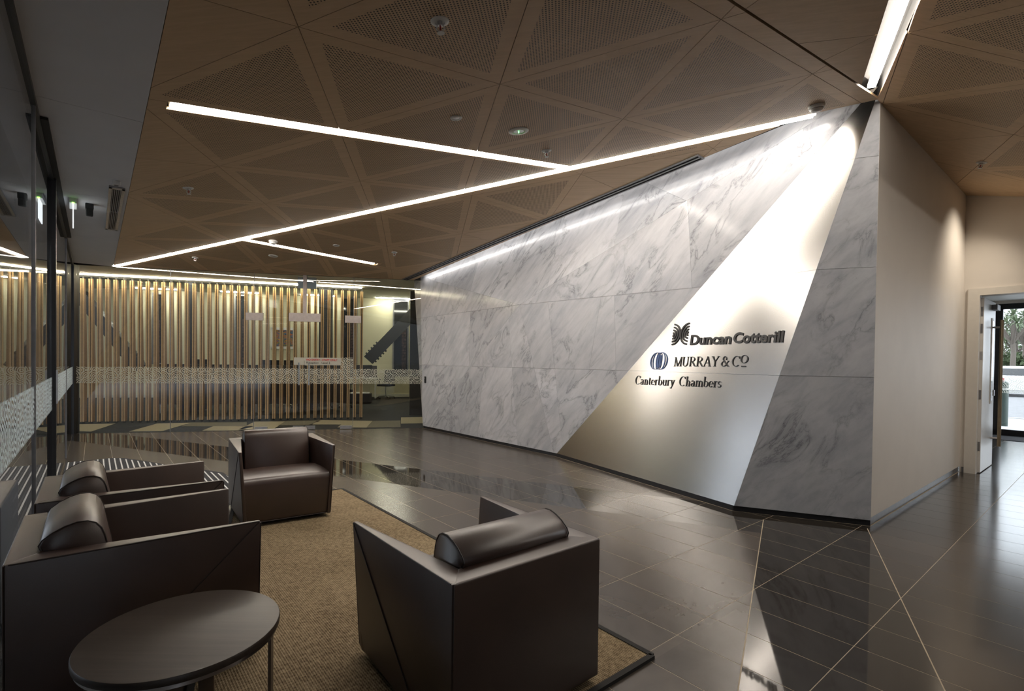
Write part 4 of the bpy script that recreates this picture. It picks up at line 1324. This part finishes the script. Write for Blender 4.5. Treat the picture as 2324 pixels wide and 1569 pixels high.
# reception desk
M['deskp'] = plain('desk_panel', (0.045, 0.036, 0.032), 0.5)
M['navy'] = plain('navy_pedestal', (0.02, 0.025, 0.055), 0.5)
TD = 3.4
s0 = ong(352, 830, TD)[0]; s1 = ong(790, 830, TD)[0]
zt_ = ong(600, 832, TD)[1]; zb_ = ong(600, 917, TD)[1]
dk = root_px('reception_desk', G3((s0+s1)/2, TD+.3, 0), 'long dark reception desk behind the timber fins', 'desk')
o_ = dk.location.copy()
rel(gbox(MB(), s0, s1, TD, TD+.03, zb_, zt_), o_).build('front_panel', M['deskp'], dk)
rel(gbox(MB(), s0-.02, s1+.02, TD-.02, TD+.35, zt_, zt_+.035), o_).build('counter_top', M['steelwork'], dk)
rel(gbox(MB(), s0, s1, TD+.05, TD+.8, .70, .73), o_).build('worktop', M['white'], dk)
for k in range(7):
    s_ = s0+.1+(s1-s0-.2)*k/6
    rel(gbox(MB(), s_-.03, s_+.03, TD+.08, TD+.14, 0, .72), o_).build('leg', M['alu'], dk)
for s_ in (s0+.7, s0+2.1, s0+3.4):
    p_ = root_px('pedestal', G3(s_, TD+.45, 0), {0: 'navy drawer pedestal under the reception desk, nearest the black post', 1: 'navy drawer pedestal in the middle under the reception desk', 2: 'navy drawer pedestal under the reception desk, behind the double doors'}[[round(s0+.7, 3), round(s0+2.1, 3), round(s0+3.4, 3)].index(round(s_, 3))], 'drawers', 'navy pedestals under the desk')
    gb = rel(gbox(MB(), s_-.21, s_+.21, TD+.2, TD+.7, .05, .58), p_.location); gb.build('body', M['navy'], p_)
    for k in range(3): rel(gbox(MB(), s_-.2, s_+.2, TD+.185, TD+.2, .07+.17*k, .22+.17*k), p_.location).build('drawer', M['navy'], p_)
    for x in (-.17, .17): rel(gbox(MB(), s_+x-.02, s_+x+.02, TD+.3, TD+.6, 0, .05), p_.location).build('castor', M['black'], p_)
def monitor(s, t, z, label, w=.52):
    r_ = root_px('monitor', G3(s, t, z), label, 'monitor', 'computer monitors on the office desks'); o_ = r_.location
    rel(gbox(MB(), s-w/2, s+w/2, t, t+.03, z+.12, z+.44), o_).build('screen', M['black'], r_)
    rel(gbox(MB(), s-.03, s+.03, t+.03, t+.06, z+.01, z+.28), o_).build('stand', M['alu'], r_)
    rel(gbox(MB(), s-.12, s+.12, t-.02, t+.16, z, z+.012), o_).build('foot', M['alu'], r_)
for x, lb in ((455, 'dark monitor above the reception desk, nearest the left hinge patch'), (615, 'dark monitor rising behind the reception desk below the painting'), (668, 'dark monitor just left of the staff only sign'), (765, 'dark monitor behind the desk just right of the staff only sign')):
    s_ = ong(x, 826, TD+.6)[0]
    monitor(s_, TD+.6, .735+.15, lb)
def office_chair(s, t, rz, label):
    r_ = root_px('office_chair', G3(s, t, 0), label, 'office chair', 'black swivel chairs in the office')
    r_.rotation_euler = (0, 0, rz)
    for k in range(5):
        a = 2*math.pi*k/5
        MB().bar(V(0, 0, .10), V(.29*math.cos(a), .29*math.sin(a), .07), .04, .025).build('leg', M['chrome'], r_)
        MB().lathe([(.028, 0), (.028, .055)], V(.29*math.cos(a), .29*math.sin(a), 0), 10).build('castor', M['black'], r_)
    MB().tube([V(0, 0, .09), V(0, 0, .43)], .025, 10).build('gas_lift', M['chrome'], r_)
    MB().box(V(0, 0, .47), .48, .47, .07).build('seat', M['fabric'], r_, bevel=.03, seg=3, smooth=True)
    MB().prism([V(-.21, -.24, .56), V(.21, -.24, .56), V(.19, -.31, 1.0), V(-.19, -.31, 1.0)], V(0, .035, 0)).build('backrest', M['fabric'], r_, bevel=.012)
    MB().bar(V(0, -.2, .44), V(0, -.27, .7), .05, .02).build('spine', M['black'], r_)
    for x in (-.26, .26):
        MB().tube([V(x*.8, 0, .45), V(x, 0, .5), V(x, 0, .66)], .014, 8).build('arm_post', M['black'], r_)
        MB().box(V(x, .02, .675), .06, .24, .025).build('arm_pad', M['black'], r_, bevel=.008)
M['fabric'] = plain('black_fabric', (0.018, 0.018, 0.020), 0.9)
for (x, y), rz, lb in (((655, 925), .4, 'black swivel chair behind the reception desk, seen below its panel under the painting'),
                       ((778, 925), -.3, 'black swivel chair behind the desk, seen under its right end'),
                       ((562, 923), 2.6, 'black swivel chair behind the desk, seen below the left door hinge patch')):
    p = onz(x, y); office_chair((p-POST).dot(GD), max(TD+1.2, (p-POST).dot(GB)), rz, lb)
for (x, y), rz, lb in (((876, 905), 2.9, 'black swivel chair at the white desk by the cream wall'),):
    p = onz(x, y); office_chair((p-POST).dot(GD), (p-POST).dot(GB), rz, lb)
# white workstation on the right
p = onz(846, 907); s_, t_ = (p-POST).dot(GD), (p-POST).dot(GB)
ws = root_px('workstation', G3(s_-.5, t_, 0), 'white office desk with tubular legs right of the timber fins', 'desk'); o_ = ws.location
rel(gbox(MB(), s_-1.3, s_+.15, t_-.1, t_+.7, .71, .735), o_).build('top', M['white'], ws)
for s2 in (s_-1.2, s_+.08):
    rel(MB().tube([G3(s2, t_-.05, .70), G3(s2, t_-.05, .06), G3(s2, t_+.0, .03), G3(s2, t_+.62, .03)], .022, 8), o_).build('leg', M['white'], ws)
rel(gbox(MB(), s_-1.3, s_+.1, t_+.68, t_+.72, .735, 1.15), o_).build('screen_panel', M['deskp'], ws)
monitor(s_-.35, t_+.35, .735, 'wide black monitor on the white desk right of the fins', .6)
p = onz(826, 916)
cab = root_px('cabinet', G3((p-POST).dot(GD), (p-POST).dot(GB), 0), 'low black cabinet on the carpet with pale papers on top, right of the last fin', 'cabinet'); o_ = cab.location
s2, t2 = (p-POST).dot(GD), (p-POST).dot(GB)
rel(gbox(MB(), s2-.45, s2+.22, t2, t2+.4, .02, .30), o_).build('body', M['black'], cab)
rel(gbox(MB(), s2-.45, s2+.22, t2-.008, t2, .04, .28), o_).build('door', M['fabric'], cab)
tag(gbox(MB(), s2-.4, s2+.15, t2+.05, t2+.35, .302, .33).build('paper_stack', M['white']), 'pale paper stack on the low black cabinet', 'papers')

# sign on the double doors
s0, z1_ = ong(667, 812, -.006); s1, _ = ong(774, 812, -.006)
z0_ = ong(720, 829, -.006)[1]; z1_ = ong(720, 812, -.006)[1]
M['signp'] = plain('sign_film', (0.33, 0.32, 0.27), 0.5, vary=.02)
M['red'] = plain('sign_red', (0.42, 0.03, 0.03), 0.5, vary=.02)
M['sgrey'] = plain('sign_grey', (0.06, 0.065, 0.06), 0.5, vary=.02)
sg = root_px('door_sign', G3((s0+s1)/2, -.006, (z0_+z1_)/2), 'grey NO ENTRY - STAFF ONLY sign across the double glass doors', 'sign'); o_ = sg.location
rel(gbox(MB(), s0, 3.8295, -.010, -.004, z0_, z1_), o_).build('plate', M['signp'], sg)
rel(gbox(MB(), 3.8345, s1, -.010, -.004, z0_, z1_), o_).build('plate', M['signp'], sg)
zc_ = z1_-z0_
for body, zz, hh, xl, xr, mt_, bd in (('NO ENTRY - STAFF ONLY', z0_+zc_*.58, zc_*.26, 695.5, 766, 'red', .02), ('Reception - Level 2', z0_+zc_*.20, zc_*.25, 695.5, 749, 'sgrey', .006)):
    vs, fs = text_mesh(body, bd, .5)
    sa_, sb_ = ong(xl, 820, -.011)[0], ong(xr, 820, -.011)[0]
    x0 = min(v.x for v in vs); x1 = max(v.x for v in vs); hv = .7
    mb = MB(); mb.v = [tuple(G3(sa_+(v.x-x0)/(x1-x0)*(sb_-sa_), -.0135+.002*v.z, zz+v.y/hv*hh)-o_) for v in vs]
    mb.f = list(fs); mb.m = [0]*len(fs)
    mb.build('lettering', M[mt_], sg)
d2 = bpy.data.objects.get('door_2')
z2_ = ong(790, 812, 0)[1]
band(d2, s1+.005, 4.729, b0+bh+.002, z2_)
# exit sign behind the door head
s0, z1_ = ong(676, 632, .30); s1, z0_ = ong(718, 656, .30)
M['exit'] = plain('exit_panel', (0.42, 0.52, 0.62), 0.35, vary=.05)
ex = root_px('exit_sign', G3((s0+s1)/2, .3, z1_), 'pale blue hanging exit panel above the double glass doors', 'sign'); o_ = ex.location
rel(gbox(MB(), s0, s1, .30, .33, z0_, z1_), o_).build('panel', M['exit'], ex)
rel(gbox(MB(), s0, s1, .29, .34, z1_, z1_+.03), o_).build('housing', M['white'], ex)
rel(gbox(MB(), (s0+s1)/2-.01, (s0+s1)/2+.01, .31, .32, z1_+.03, 3.02), o_).build('stem', M['white'], ex)
# small black reader on the marble edge
fx = onpl(965, 862, np.array((VX-P0).cross(TL-P0).normalized()), (VX-P0).cross(TL-P0).normalized().dot(P0))
nf = (VX-P0).cross(TL-P0).normalized(); nf = nf if nf.dot(Vector(CAM)-fx) > 0 else -nf
xf = V(0, 0, 1).cross(nf).normalized()
rd = root_px('card_reader', fx, 'small black card reader on the left edge of the marble wall', 'switch')
MB().box(nf*.012+xf*.02, .05, .13, .022, xf, nf.cross(xf), nf).build('body', M['black'], rd, bevel=.004)
MB().box(nf*.024+xf*.02+nf.cross(xf)*.03, .03, .03, .003, xf, nf.cross(xf), nf).build('lens', M['grey'], rd)

# ------------------------------------------------------------------ ceiling fittings
def on_frame(p, n):
    n = Vector(n).normalized(); X = V(1, 0, 0); X = (X-n*X.dot(n)).normalized(); return X, n.cross(X), n
def sprinkler(px, py, fn_, n, label, sc=1.0):
    p = fn_(px, py); X, Y, Z = on_frame(p, n); Z = -Z
    r_ = root_px('sprinkler', p, label, 'sprinkler', 'ceiling sprinklers')
    MB().lathe([(.048*sc, 0), (.047*sc, .004), (.034*sc, .010), (.026*sc, .010), (.024*sc, .004)], V(0, 0, 0), 28, X, Y, Z).build('escutcheon', M['white'], r_, smooth=True)
    MB().lathe([(.013*sc, 0), (.013*sc, .022*sc)], V(0, 0, 0), 12, X, Y, Z).build('body', M['alu'], r_)
    for s in (1, -1):
        MB().tube([X*(s*.012*sc)+Z*.018*sc, X*(s*.022*sc)+Z*.036*sc, X*(s*.004*sc)+Z*.056*sc], .0035*sc, 6).build('frame_arm', M['white'], r_)
    MB().tube([Z*.02*sc, Z*.052*sc], .004*sc, 8).build('bulb', M['red'], r_)
    MB().lathe([(.02*sc, .056*sc), (.02*sc, .060*sc)], V(0, 0, 0), 14, X, Y, Z).build('deflector', M['white'], r_)
sprinkler(998, 48, onA, nA, 'white sprinkler near the top of the picture, nearest of the ceiling sprinklers')
sprinkler(1240, 342, onA, nA, 'white sprinkler just above where two light strips meet')
sprinkler(427, 427, onA, nA, 'white sprinkler by the white soffit, right of the air grille')
sprinkler(443, 585, onB, nB, 'white sprinkler below the longest light strip, near the back glass and soffit')
sprinkler(895, 573, onB, nB, 'white sprinkler right of the short branching light strip')
sprinkler(2228, 369, onD, (-gD*PV[0], -gD*PV[1], 1), 'white sprinkler over the white wall, at the right of the picture')
def disc(px, py, fn_, n, r0, label, cat, led=False):
    p = fn_(px, py); X, Y, Z = on_frame(p, n); Z = -Z
    r_ = root_px('ceiling_fitting' if not led else 'emergency_light', p, label, cat)
    MB().lathe([(r0, 0), (r0, .004), (r0*.9, .009), (r0*.62, .010), (r0*.58, .006)], V(0, 0, 0), 32, X, Y, Z).build('bezel', M['white'], r_, smooth=True)
    MB().lathe([(r0*.57, .001), (r0*.5, .007), (r0*.2, .009)], V(0, 0, 0), 24, X, Y, Z).build('lens', M['alu'], r_, smooth=True)
    if led:
        MB().box(Z*.012, .006, .030, .004, X, Y, Z).build('indicator', emit('green_led', (.1, 1, .15), 3.0), r_)
disc(1177, 297, onA, nA, .085, 'round white emergency light with a green indicator in the ceiling', 'emergency light', True)
disc(1035, 267, onA, nA, .045, 'small round ceiling sensor left of the emergency light', 'sensor')
disc(620, 581, onB, nB, .075, 'flat round fitting below the smoke detector by the back glass', 'sensor')
disc(763, 557, onB, nB, .05, 'small flat round sensor between the short light strip and the longest one', 'sensor')
def smoke(px, py, fn_, n, label):
    p = fn_(px, py); X, Y, Z = on_frame(p, n); Z = -Z
    r_ = root_px('smoke_detector', p, label, 'smoke detector', 'white smoke detectors')
    MB().lathe([(.062, 0), (.062, .018), (.056, .022)], V(0, 0, 0), 32, X, Y, Z).build('base', M['white'], r_, smooth=True)
    MB().lathe([(.050, .022), (.050, .032), (.042, .046), (.026, .052)], V(0, 0, 0), 32, X, Y, Z).build('head', M['white'], r_, smooth=True)
    MB().lathe([(.0512, .026), (.0512, .030)], V(0, 0, 0), 32, X, Y, Z).build('vent_ring', M['grey'], r_)
smoke(1853, 240, onA, nA, 'white smoke detector beside the top corner of the marble wall')
smoke(620, 547, onB, nB, 'white smoke detector beside the short branching light strip')
# soffit fittings
gq = [onz(x, y, ZS) for x, y in ((247.7, 421), (287, 427.5), (264.6, 521.6), (238.4, 518.4))]
gu = [uvof(p) for p in gq]; ua = (gu[0][0]+gu[3][0])/2; ub = (gu[1][0]+gu[2][0])/2; va = (gu[0][1]+gu[1][1])/2; vb = (gu[2][1]+gu[3][1])/2
gr_ = root_px('air_grille', U3((ua+ub)/2, (va+vb)/2, ZS), 'white framed linear air grille with black slats in the soffit', 'air vent'); o_ = gr_.location
rel(MB().ubox(ua, ub, va, vb, ZS-.004, ZS-.001), o_).build('recess', M['gap'], gr_)
fw_ = (ub-ua)*.2
for a in ((ua, ua+fw_, va, vb), (ub-fw_, ub, va, vb), (ua, ub, va, va+.05), (ua, ub, vb-.05, vb)):
    rel(MB().ubox(*a, ZS-.016, ZS-.001), o_).build('frame', M['alu'], gr_)
for k in range(5):
    x = ua+fw_+(ub-ua-2*fw_)*(k+.5)/5
    rel(MB().ubox(x-.004, x+.004, va+.05, vb-.05, ZS-.014, ZS-.004), o_).build('slat', M['grey'], gr_)
rel(MB().ubox(ua+fw_, ub-fw_, (va+vb)/2-.012, (va+vb)/2+.012, ZS-.013, ZS-.003), o_).build('crossbar', M['grey'], gr_)
p = onz(166, 452, ZS); vd = V(p.x, p.y, 0).normalized(); vs_ = V(vd.y, -vd.x, 0)
es = root_px('exit_sign', p, 'edge-on exit sign hanging from the soffit, lit along its edge', 'sign')
MB().box(V(0, 0, -.025)+vd*.1, .30, .06, .05, vd, vs_, V(0, 0, 1)).build('housing', M['white'], es, bevel=.004)
MB().box(V(0, 0, -.15)+vd*.1, .30, .009, .20, vd, vs_, V(0, 0, 1)).build('blade', emit('blade_glow', (.9, .97, 1), 0.35), es)
MB().box(V(0, 0, -.052)-vd*.052, .004, .018, .014, vd, vs_, V(0, 0, 1)).build('indicator', emit('green_led_small', (.3, 1, .1), 1.5), es)
p = onz(203, 463, ZS)
cm = root_px('motion_sensor', p, 'black door sensor on the soffit between exit sign and air grille', 'sensor')
MB().box(V(0, 0, -.03), .07, .07, .06, vs_, vd, V(0, 0, 1)).build('bracket', M['black'], cm, bevel=.008)
MB().box(V(0, 0, -.09)-vd*.01, .06, .05, .08, vs_, vd, V(0, 0, 1)).build('head', M['gap'], cm, bevel=.01)
p = onz(264, 411, ZS)
bx = root_px('detector', p, 'small white box on the soffit just above the air grille', 'sensor')
MB().box(V(0, 0, -.02), .06, .05, .04, vs_, vd, V(0, 0, 1)).build('body', M['white'], bx, bevel=.006)
MB().box(V(0, 0, -.042), .03, .02, .004, vs_, vd, V(0, 0, 1)).build('lens', M['grey'], bx)

# ------------------------------------------------------------------ open door, lobby beyond and the street
M['leafm'] = plain('door_paint', (0.68, 0.66, 0.63), 0.3, vary=.01)
u0, u1, v0, v1 = 8.86, 9.76, 1.185, 1.232
dl = tag(empty('door_3', U3(u0, v1, 0)), kind='structure'); o_ = dl.location
rel(MB().ubox(u0, u1, v0, v1, .01, DOZ-.02), o_).build('leaf', M['leafm'], dl, bevel=.002, seg=1)
vp = (u0+.60, u0+.70)
rel(MB().ubox(vp[0]-.02, vp[1]+.02, v0-.008, v0, .88, 2.05), o_).build('vision_frame', M['trimw'], dl)
rel(MB().ubox(vp[0], vp[1], v0-.010, v0-.001, .92, 2.01), o_).build('vision_panel', M['dglass'], dl)
for z in (.35, 1.02, 1.88, 2.10): rel(MB().ubox(u0-.004, u0, v0+.008, v1-.006, z-.06, z+.06), o_).build('hinge', M['grey'], dl)
rel(MB().ubox(u0-.004, u0, v0+.006, v1-.006, 1.48, 1.58), o_).build('strike_plate', M['alu'], dl)
rel(MB().ubox(u0+.55, u0+.80, v0-.06, v0, 2.16, 2.23), o_).build('door_closer', M['grey'], dl)
hu = 9.60
rel(MB().tube([U3(hu, v0-.085, .29), U3(hu, v0-.085, 2.03)], .021, 12), o_).build('handle', M['brass'] if 'brass' in M else M['steel_d'], dl)
for z in (.40, 1.93): rel(MB().tube([U3(hu, v0, z), U3(hu, v0-.085, z)], .013, 8), o_).build('handle_post', M['steel_d'], dl)
rel(MB().ubox(9.70, 9.745, v0-.012, v0, .98, 1.06), o_).build('lock', M['alu'], dl)
fy = struct('wall_foyer')
UE = 14.15
mb = MB(); mb.ubox(UD+.15, UE+.1, 1.9, 2.0, 0, 4.1); mb.ubox(UD+.15, UE+.1, -2.1, -2.0, 0, 4.1); mb.ubox(UE, UE+.12, -2, 1.9, 2.66, 4.1); mb.ubox(UE, UE+.12, 1.74, 1.9, 0, 2.7)
mb.build('plaster', M['wall'], fy)
fc = struct('ceiling'); fc.name = 'ceiling.003'
MB().ubox(UD+.15, UE, -2, 1.9, 2.72, 2.8).build('panel', M['white'], fc)
we = struct('window_3')
ga_, gb_ = 1.74, -1.9
for a in (ga_, .9, -.1, -1.0): MB().ubox(UE+.02, UE+.10, a-.13, a, .0, 2.66).build('stile', M['black'], we)
MB().ubox(UE+.02, UE+.10, gb_, ga_, 2.55, 2.66).build('head_rail', M['black'], we)
MB().ubox(UE+.02, UE+.10, gb_, ga_, .0, .125).build('bottom_rail', M['black'], we)
MB().ubox(UE+.055, UE+.065, gb_, ga_, .12, 2.56).build('pane', M['glass'], we)
mb = MB(); mb.face([U3(UE+.05, gb_, .86), U3(UE+.05, ga_-.13, .86), U3(UE+.05, ga_-.13, 1.18), U3(UE+.05, gb_, 1.18)])
add_uv(mb.build('frosted_band', M['frost'], we), lambda co: (uvof(co)[1], co.z-.86))
fm = root_px('door_mat', U3(UE-.45, 0, 0), 'dark mat inside the street door at the right', 'mat')
rel(MB().ubox(UE-.9, UE-.02, -1.9, 1.7, 0, .008), fm.location).build('pile', M['mat'], fm)
# ground outside
M['paving'] = plain('pale_paving', (0.50, 0.50, 0.50), 0.8, vary=.08, vscale=2)
M['asphalt'] = plain('asphalt', (0.20, 0.20, 0.205), 0.85, vary=.1, vscale=6)
gd_ = struct('ground')
MB().ubox(UE+.12, UE+5.2, -20, 16, -.2, -.02).build('footpath', M['paving'], gd_)
MB().ubox(UE+5.2, UE+5.4, -40, 40, -.2, -.0).build('kerb', M['paving'], gd_)
MB().ubox(UE+5.4, UE+60, -60, 40, -.3, -.12).build('road', M['asphalt'], gd_)
MB().ubox(-40, UL-.02, -20, 40, -.2, -.02).build('forecourt', M['court'], gd_)
nb = struct('wall_opposite')  # unseen buildings, added to shape daylight and reflections
mb = MB(); mb.ubox(-3.4, -3.0, -9, 3.2, -.1, 6); mb.ubox(-4.6, -.9, 27, 28, -.1, 9); mb.build('facade', M['opp'], nb)  # dark blocks added to hold back near daylight and the bright end view
MB().ubox(-26, -25, -30, 16, -.1, 8.2).build('facade', M['opp'], nb)
MB().ubox(-26, -25, 16, 80, -.1, 3.6).build('facade', M['opp_l'], nb)  # low pale stretch, shaped to brighten what the steel mirrors
for k in range(20): MB().ubox(-25.02, -24.9, -28+4.9*k, -26+4.9*k, .3, 7.4 if k < 9 else 3.2).build('window_bay', M['dglass'], nb)  # dark bays added for the vertical bands mirrored in the steel
# bollard
p = onz(2276, 965)
bo = root_px('bollard', V(p.x, p.y, -.02), 'dark green bollard on the footpath outside the street door', 'bollard')
M['green'] = plain('bollard_green', (0.045, 0.075, 0.065), 0.5)
MB().lathe([(.085, 0), (.088, .03), (.088, 1.0), (.08, 1.03), (.05, 1.06)], V(0, 0, 0), 20).build('post', M['green'], bo, smooth=True)
MB().lathe([(.09, .86), (.09, .90)], V(0, 0, 0), 20).build('band', M['white'], bo)
# white car seen from behind
ca = root_px('car', (0, 0, 0), 'white car parked across the road beyond the street door', 'car')
cp = ray(2293, 862); cp = Vector(CAM+cp*(27/cp[1])); ca.location = (cp.x+.15, cp.y, -.12); ca.rotation_euler = (0, 0, R(-38))
M['carp'] = plain('car_white', (0.80, 0.81, 0.82), 0.2, vary=.01)
prof = [(-2.15, .35), (-2.2, .75), (-2.12, 1.0), (-1.75, 1.06), (-1.35, 1.46), (-.9, 1.56), (.5, 1.55), (.95, 1.42), (1.45, 1.06), (2.05, .92), (2.2, .7), (2.18, .35)]
m = MB()
for x in (-.86, -.80, .80, .86):
    for (y, z) in prof:
        kx = (1-.20*max(0, (z-1.0)/.56)) * (.97 if abs(x) > .85 else 1)
        m.v.append((x*kx, y, z if abs(x) < .85 else .35+(z-.35)*.97))
n = len(prof)
for i in range(3):
    for k in range(n):
        a, b = i*n+k, i*n+(k+1) % n; m.f.append((a, b, b+n, a+n)); m.m.append(0)
m.f.append(tuple(range(n))[::-1]); m.f.append(tuple(range(3*n, 4*n))); m.m += [0, 0]
m.build('body', M['carp'], ca, smooth=True)
MB().prism([V(-.66, -1.74, 1.085), V(.66, -1.74, 1.085), V(.60, -1.40, 1.43), V(-.60, -1.40, 1.43)], V(0, -.02, .012)).build('rear_window', M['dglass'], ca)
for s in (1, -1):
    MB().prism([V(s*.855, -1.45, 1.10), V(s*.855, 1.2, 1.10), V(s*.76, .78, 1.44), V(s*.75, -1.1, 1.46)], V(s*.01, 0, 0)).build('side_window', M['dglass'], ca)
    MB().box(V(s*.70, -2.16, .86), .24, .08, .18).build('tail_lamp', M['red'], ca, bevel=.02)
    MB().box(V(s*.98, .75, 1.06), .18, .1, .13).build('mirror', M['carp'], ca, bevel=.03)
    for y in (-1.35, 1.35): MB().lathe([(.20, -.11), (.32, -.10), (.33, 0), (.32, .10), (.20, .11)], V(s*.76, y, .33), 20, V(0, 1, 0), V(0, 0, 1), V(1, 0, 0)).build('wheel', M['black'], ca)
MB().box(V(0, -2.19, .78), .5, .02, .13).build('number_plate', M['white'], ca)
# planting across the road
def leafmat(name, c1, c2):
    m, nt, b = new_mat(name)
    f = noise(nt, coords(nt), 3, 3)
    L(nt, ramp(nt, f, [(.3, c1), (.7, c2)]), b.inputs['Base Color']); b.inputs['Roughness'].default_value = .6
    return m
M['leaf_a'] = leafmat('palm_leaf', (.06, .09, .04), (.16, .20, .11))
M['leaf_b'] = leafmat('bush_leaf', (.035, .06, .028), (.12, .165, .07))
M['bark'] = plain('bark', (.13, .11, .09), .9)
rnd = random.Random(3)
def palm(px, Y, hh, nros, label):
    c = ray(px, 830); c = Vector(CAM+c*(Y/c[1]))
    r_ = root_px('cabbage_tree', V(c.x, c.y, -.12), label, 'tree', 'cabbage trees across the road')
    mb = MB(); lf = MB()
    mb.tube([V(0, 0, 0), V(.1, 0, hh*.5), V(0, 0, hh*.7)], [.16, .13, .11], 8)
    for k in range(nros):
        a = 2*math.pi*k/nros+rnd.random(); rr = .9*(k > 0)
        e = V(rr*math.cos(a), rr*math.sin(a), hh*(1 if k == 0 else .80+.15*rnd.random()))
        mb.tube([V(0, 0, hh*.62), e], [.10, .07], 6)
        for j in range(46):
            th = rnd.random()*2*math.pi; el = rnd.uniform(-.5, 1.3); ln = rnd.uniform(.65, .95)
            d = V(math.cos(th)*math.cos(el), math.sin(th)*math.cos(el), math.sin(el)); sd = d.cross(V(0, 0, 1)).normalized()*.032
            m1 = e+d*ln*.55; tip = e+d*ln+V(0, 0, -.12)
            lf.face([e-sd*.5, e+sd*.5, m1+sd]); lf.face([e-sd*.5, m1+sd, m1-sd]); lf.face([m1-sd, m1+sd, tip])
    mb.build('trunk', M['bark'], r_); tag(lf.build('fronds', M['leaf_a'], r_), kind='stuff')
palm(2296, 33, 4.9, 5, 'spiky cabbage tree at the left of the street view')
palm(2322, 36, 5.1, 6, 'spiky cabbage tree cut by the right edge of the picture')
palm(2306, 40, 4.2, 5, 'lower cabbage tree between the two tall ones')
def bush(px, Y, rx, hz, label, mt_):
    c = ray(px, 830); c = Vector(CAM+c*(Y/c[1]))
    r_ = root_px('shrub', V(c.x, c.y, -.12), label, 'shrub', 'shrubs across the road')
    lf = MB(); mb = MB()
    for k in range(5):
        a = k*1.3; mb.tube([V(0, 0, 0), V(rx*.5*math.cos(a), rx*.5*math.sin(a), hz*.6)], [.06, .03], 5)
    for j in range(1300):
        while True:
            q = V(rnd.uniform(-1, 1), rnd.uniform(-1, 1), rnd.uniform(-1, 1))
            if .35 < q.length < 1: break
        q = V(q.x*rx, q.y*rx, hz*.5+q.z*hz*.5)
        d = V(rnd.gauss(0, 1), rnd.gauss(0, 1), rnd.gauss(0, .7)).normalized()*.36; s = d.cross(V(rnd.random(), .3, 1)).normalized()*.17
        lf.face([q-d*.5, q+s*.6, q+d*.5, q-s*.6])
    mb.build('stems', M['bark'], r_); tag(lf.build('foliage', M[mt_], r_), kind='stuff')
bush(2300, 46, 3.2, 6.6, 'tall grey green trees behind the cabbage trees', 'leaf_a')
bush(2326, 50, 3.2, 7.2, 'tall dark trees at the right edge behind the cabbage trees', 'leaf_b')
bush(2284, 54, 2.6, 7.4, 'tall trees at the left edge of the street view', 'leaf_b')
bush(2288, 37, 1.5, 2.3, 'low green shrub above the car at left', 'leaf_b')
bush(2312, 37, 1.4, 2.6, 'yellow green hedge behind the car', 'leaf_b')
bush(2330, 36, 1.4, 2.4, 'low shrub at the right edge behind the car', 'leaf_a')

# downlight grazing the far end of the white wall, its fitting just out of the picture
dp = U3(8.2, .62, zD(8.2, .62)-.004)
dn = root_px('downlight', dp, 'recessed round downlight in the timber ceiling near the open door', 'ceiling light')
MB().lathe([(.06, 0), (.06, -.004), (.05, -.006), (.046, .0)], V(0, 0, 0), 24).build('bezel', M['white'], dn)
sl_ = bpy.data.lights.new('downlight_lamp', 'SPOT'); sl_.energy = 18; sl_.color = (1, .88, .72); sl_.spot_size = R(100); sl_.spot_blend = 1.0; sl_.shadow_soft_size = .05
so2 = bpy.data.objects.new('downlight_lamp', sl_); COL.objects.link(so2); so2.parent = dn
tgt = U3(8.2, VW, 2.45)-dp
so2.location = (0, 0, -.02); so2.rotation_euler = tgt.to_track_quat('-Z', 'Y').to_euler()

# pale steel brace standing outside the left glass; it shows as a diagonal in the back glass
def mirrored(px, py, upl):
    n = np.array(GN); d = ray(px, py); c = GN.dot(V(POST.x, POST.y, 0))
    t = (c-n@CAM)/(n@d); hit = CAM+d*t; r = d-2*(n@d)*n
    qv = np.array([QV[0], QV[1], 0]); k = (upl-qv@hit)/(qv@r)
    return Vector(hit+r*k)
ba, bb_ = mirrored(172, 905, -1.3), mirrored(372, 660, -1.3)
bd = (bb_-ba).normalized(); ba = ba-bd*((ba.z+.02)/bd.z) if bd.z > .1 else ba; bb_ = bb_+bd*1.2
M['pale_steel'] = plain('pale_steel', (0.62, 0.64, 0.68), 0.5)
eb = struct('trim_6'); MB().bar(ba, bb_, .22, .22).build('brace', M['pale_steel'], eb)
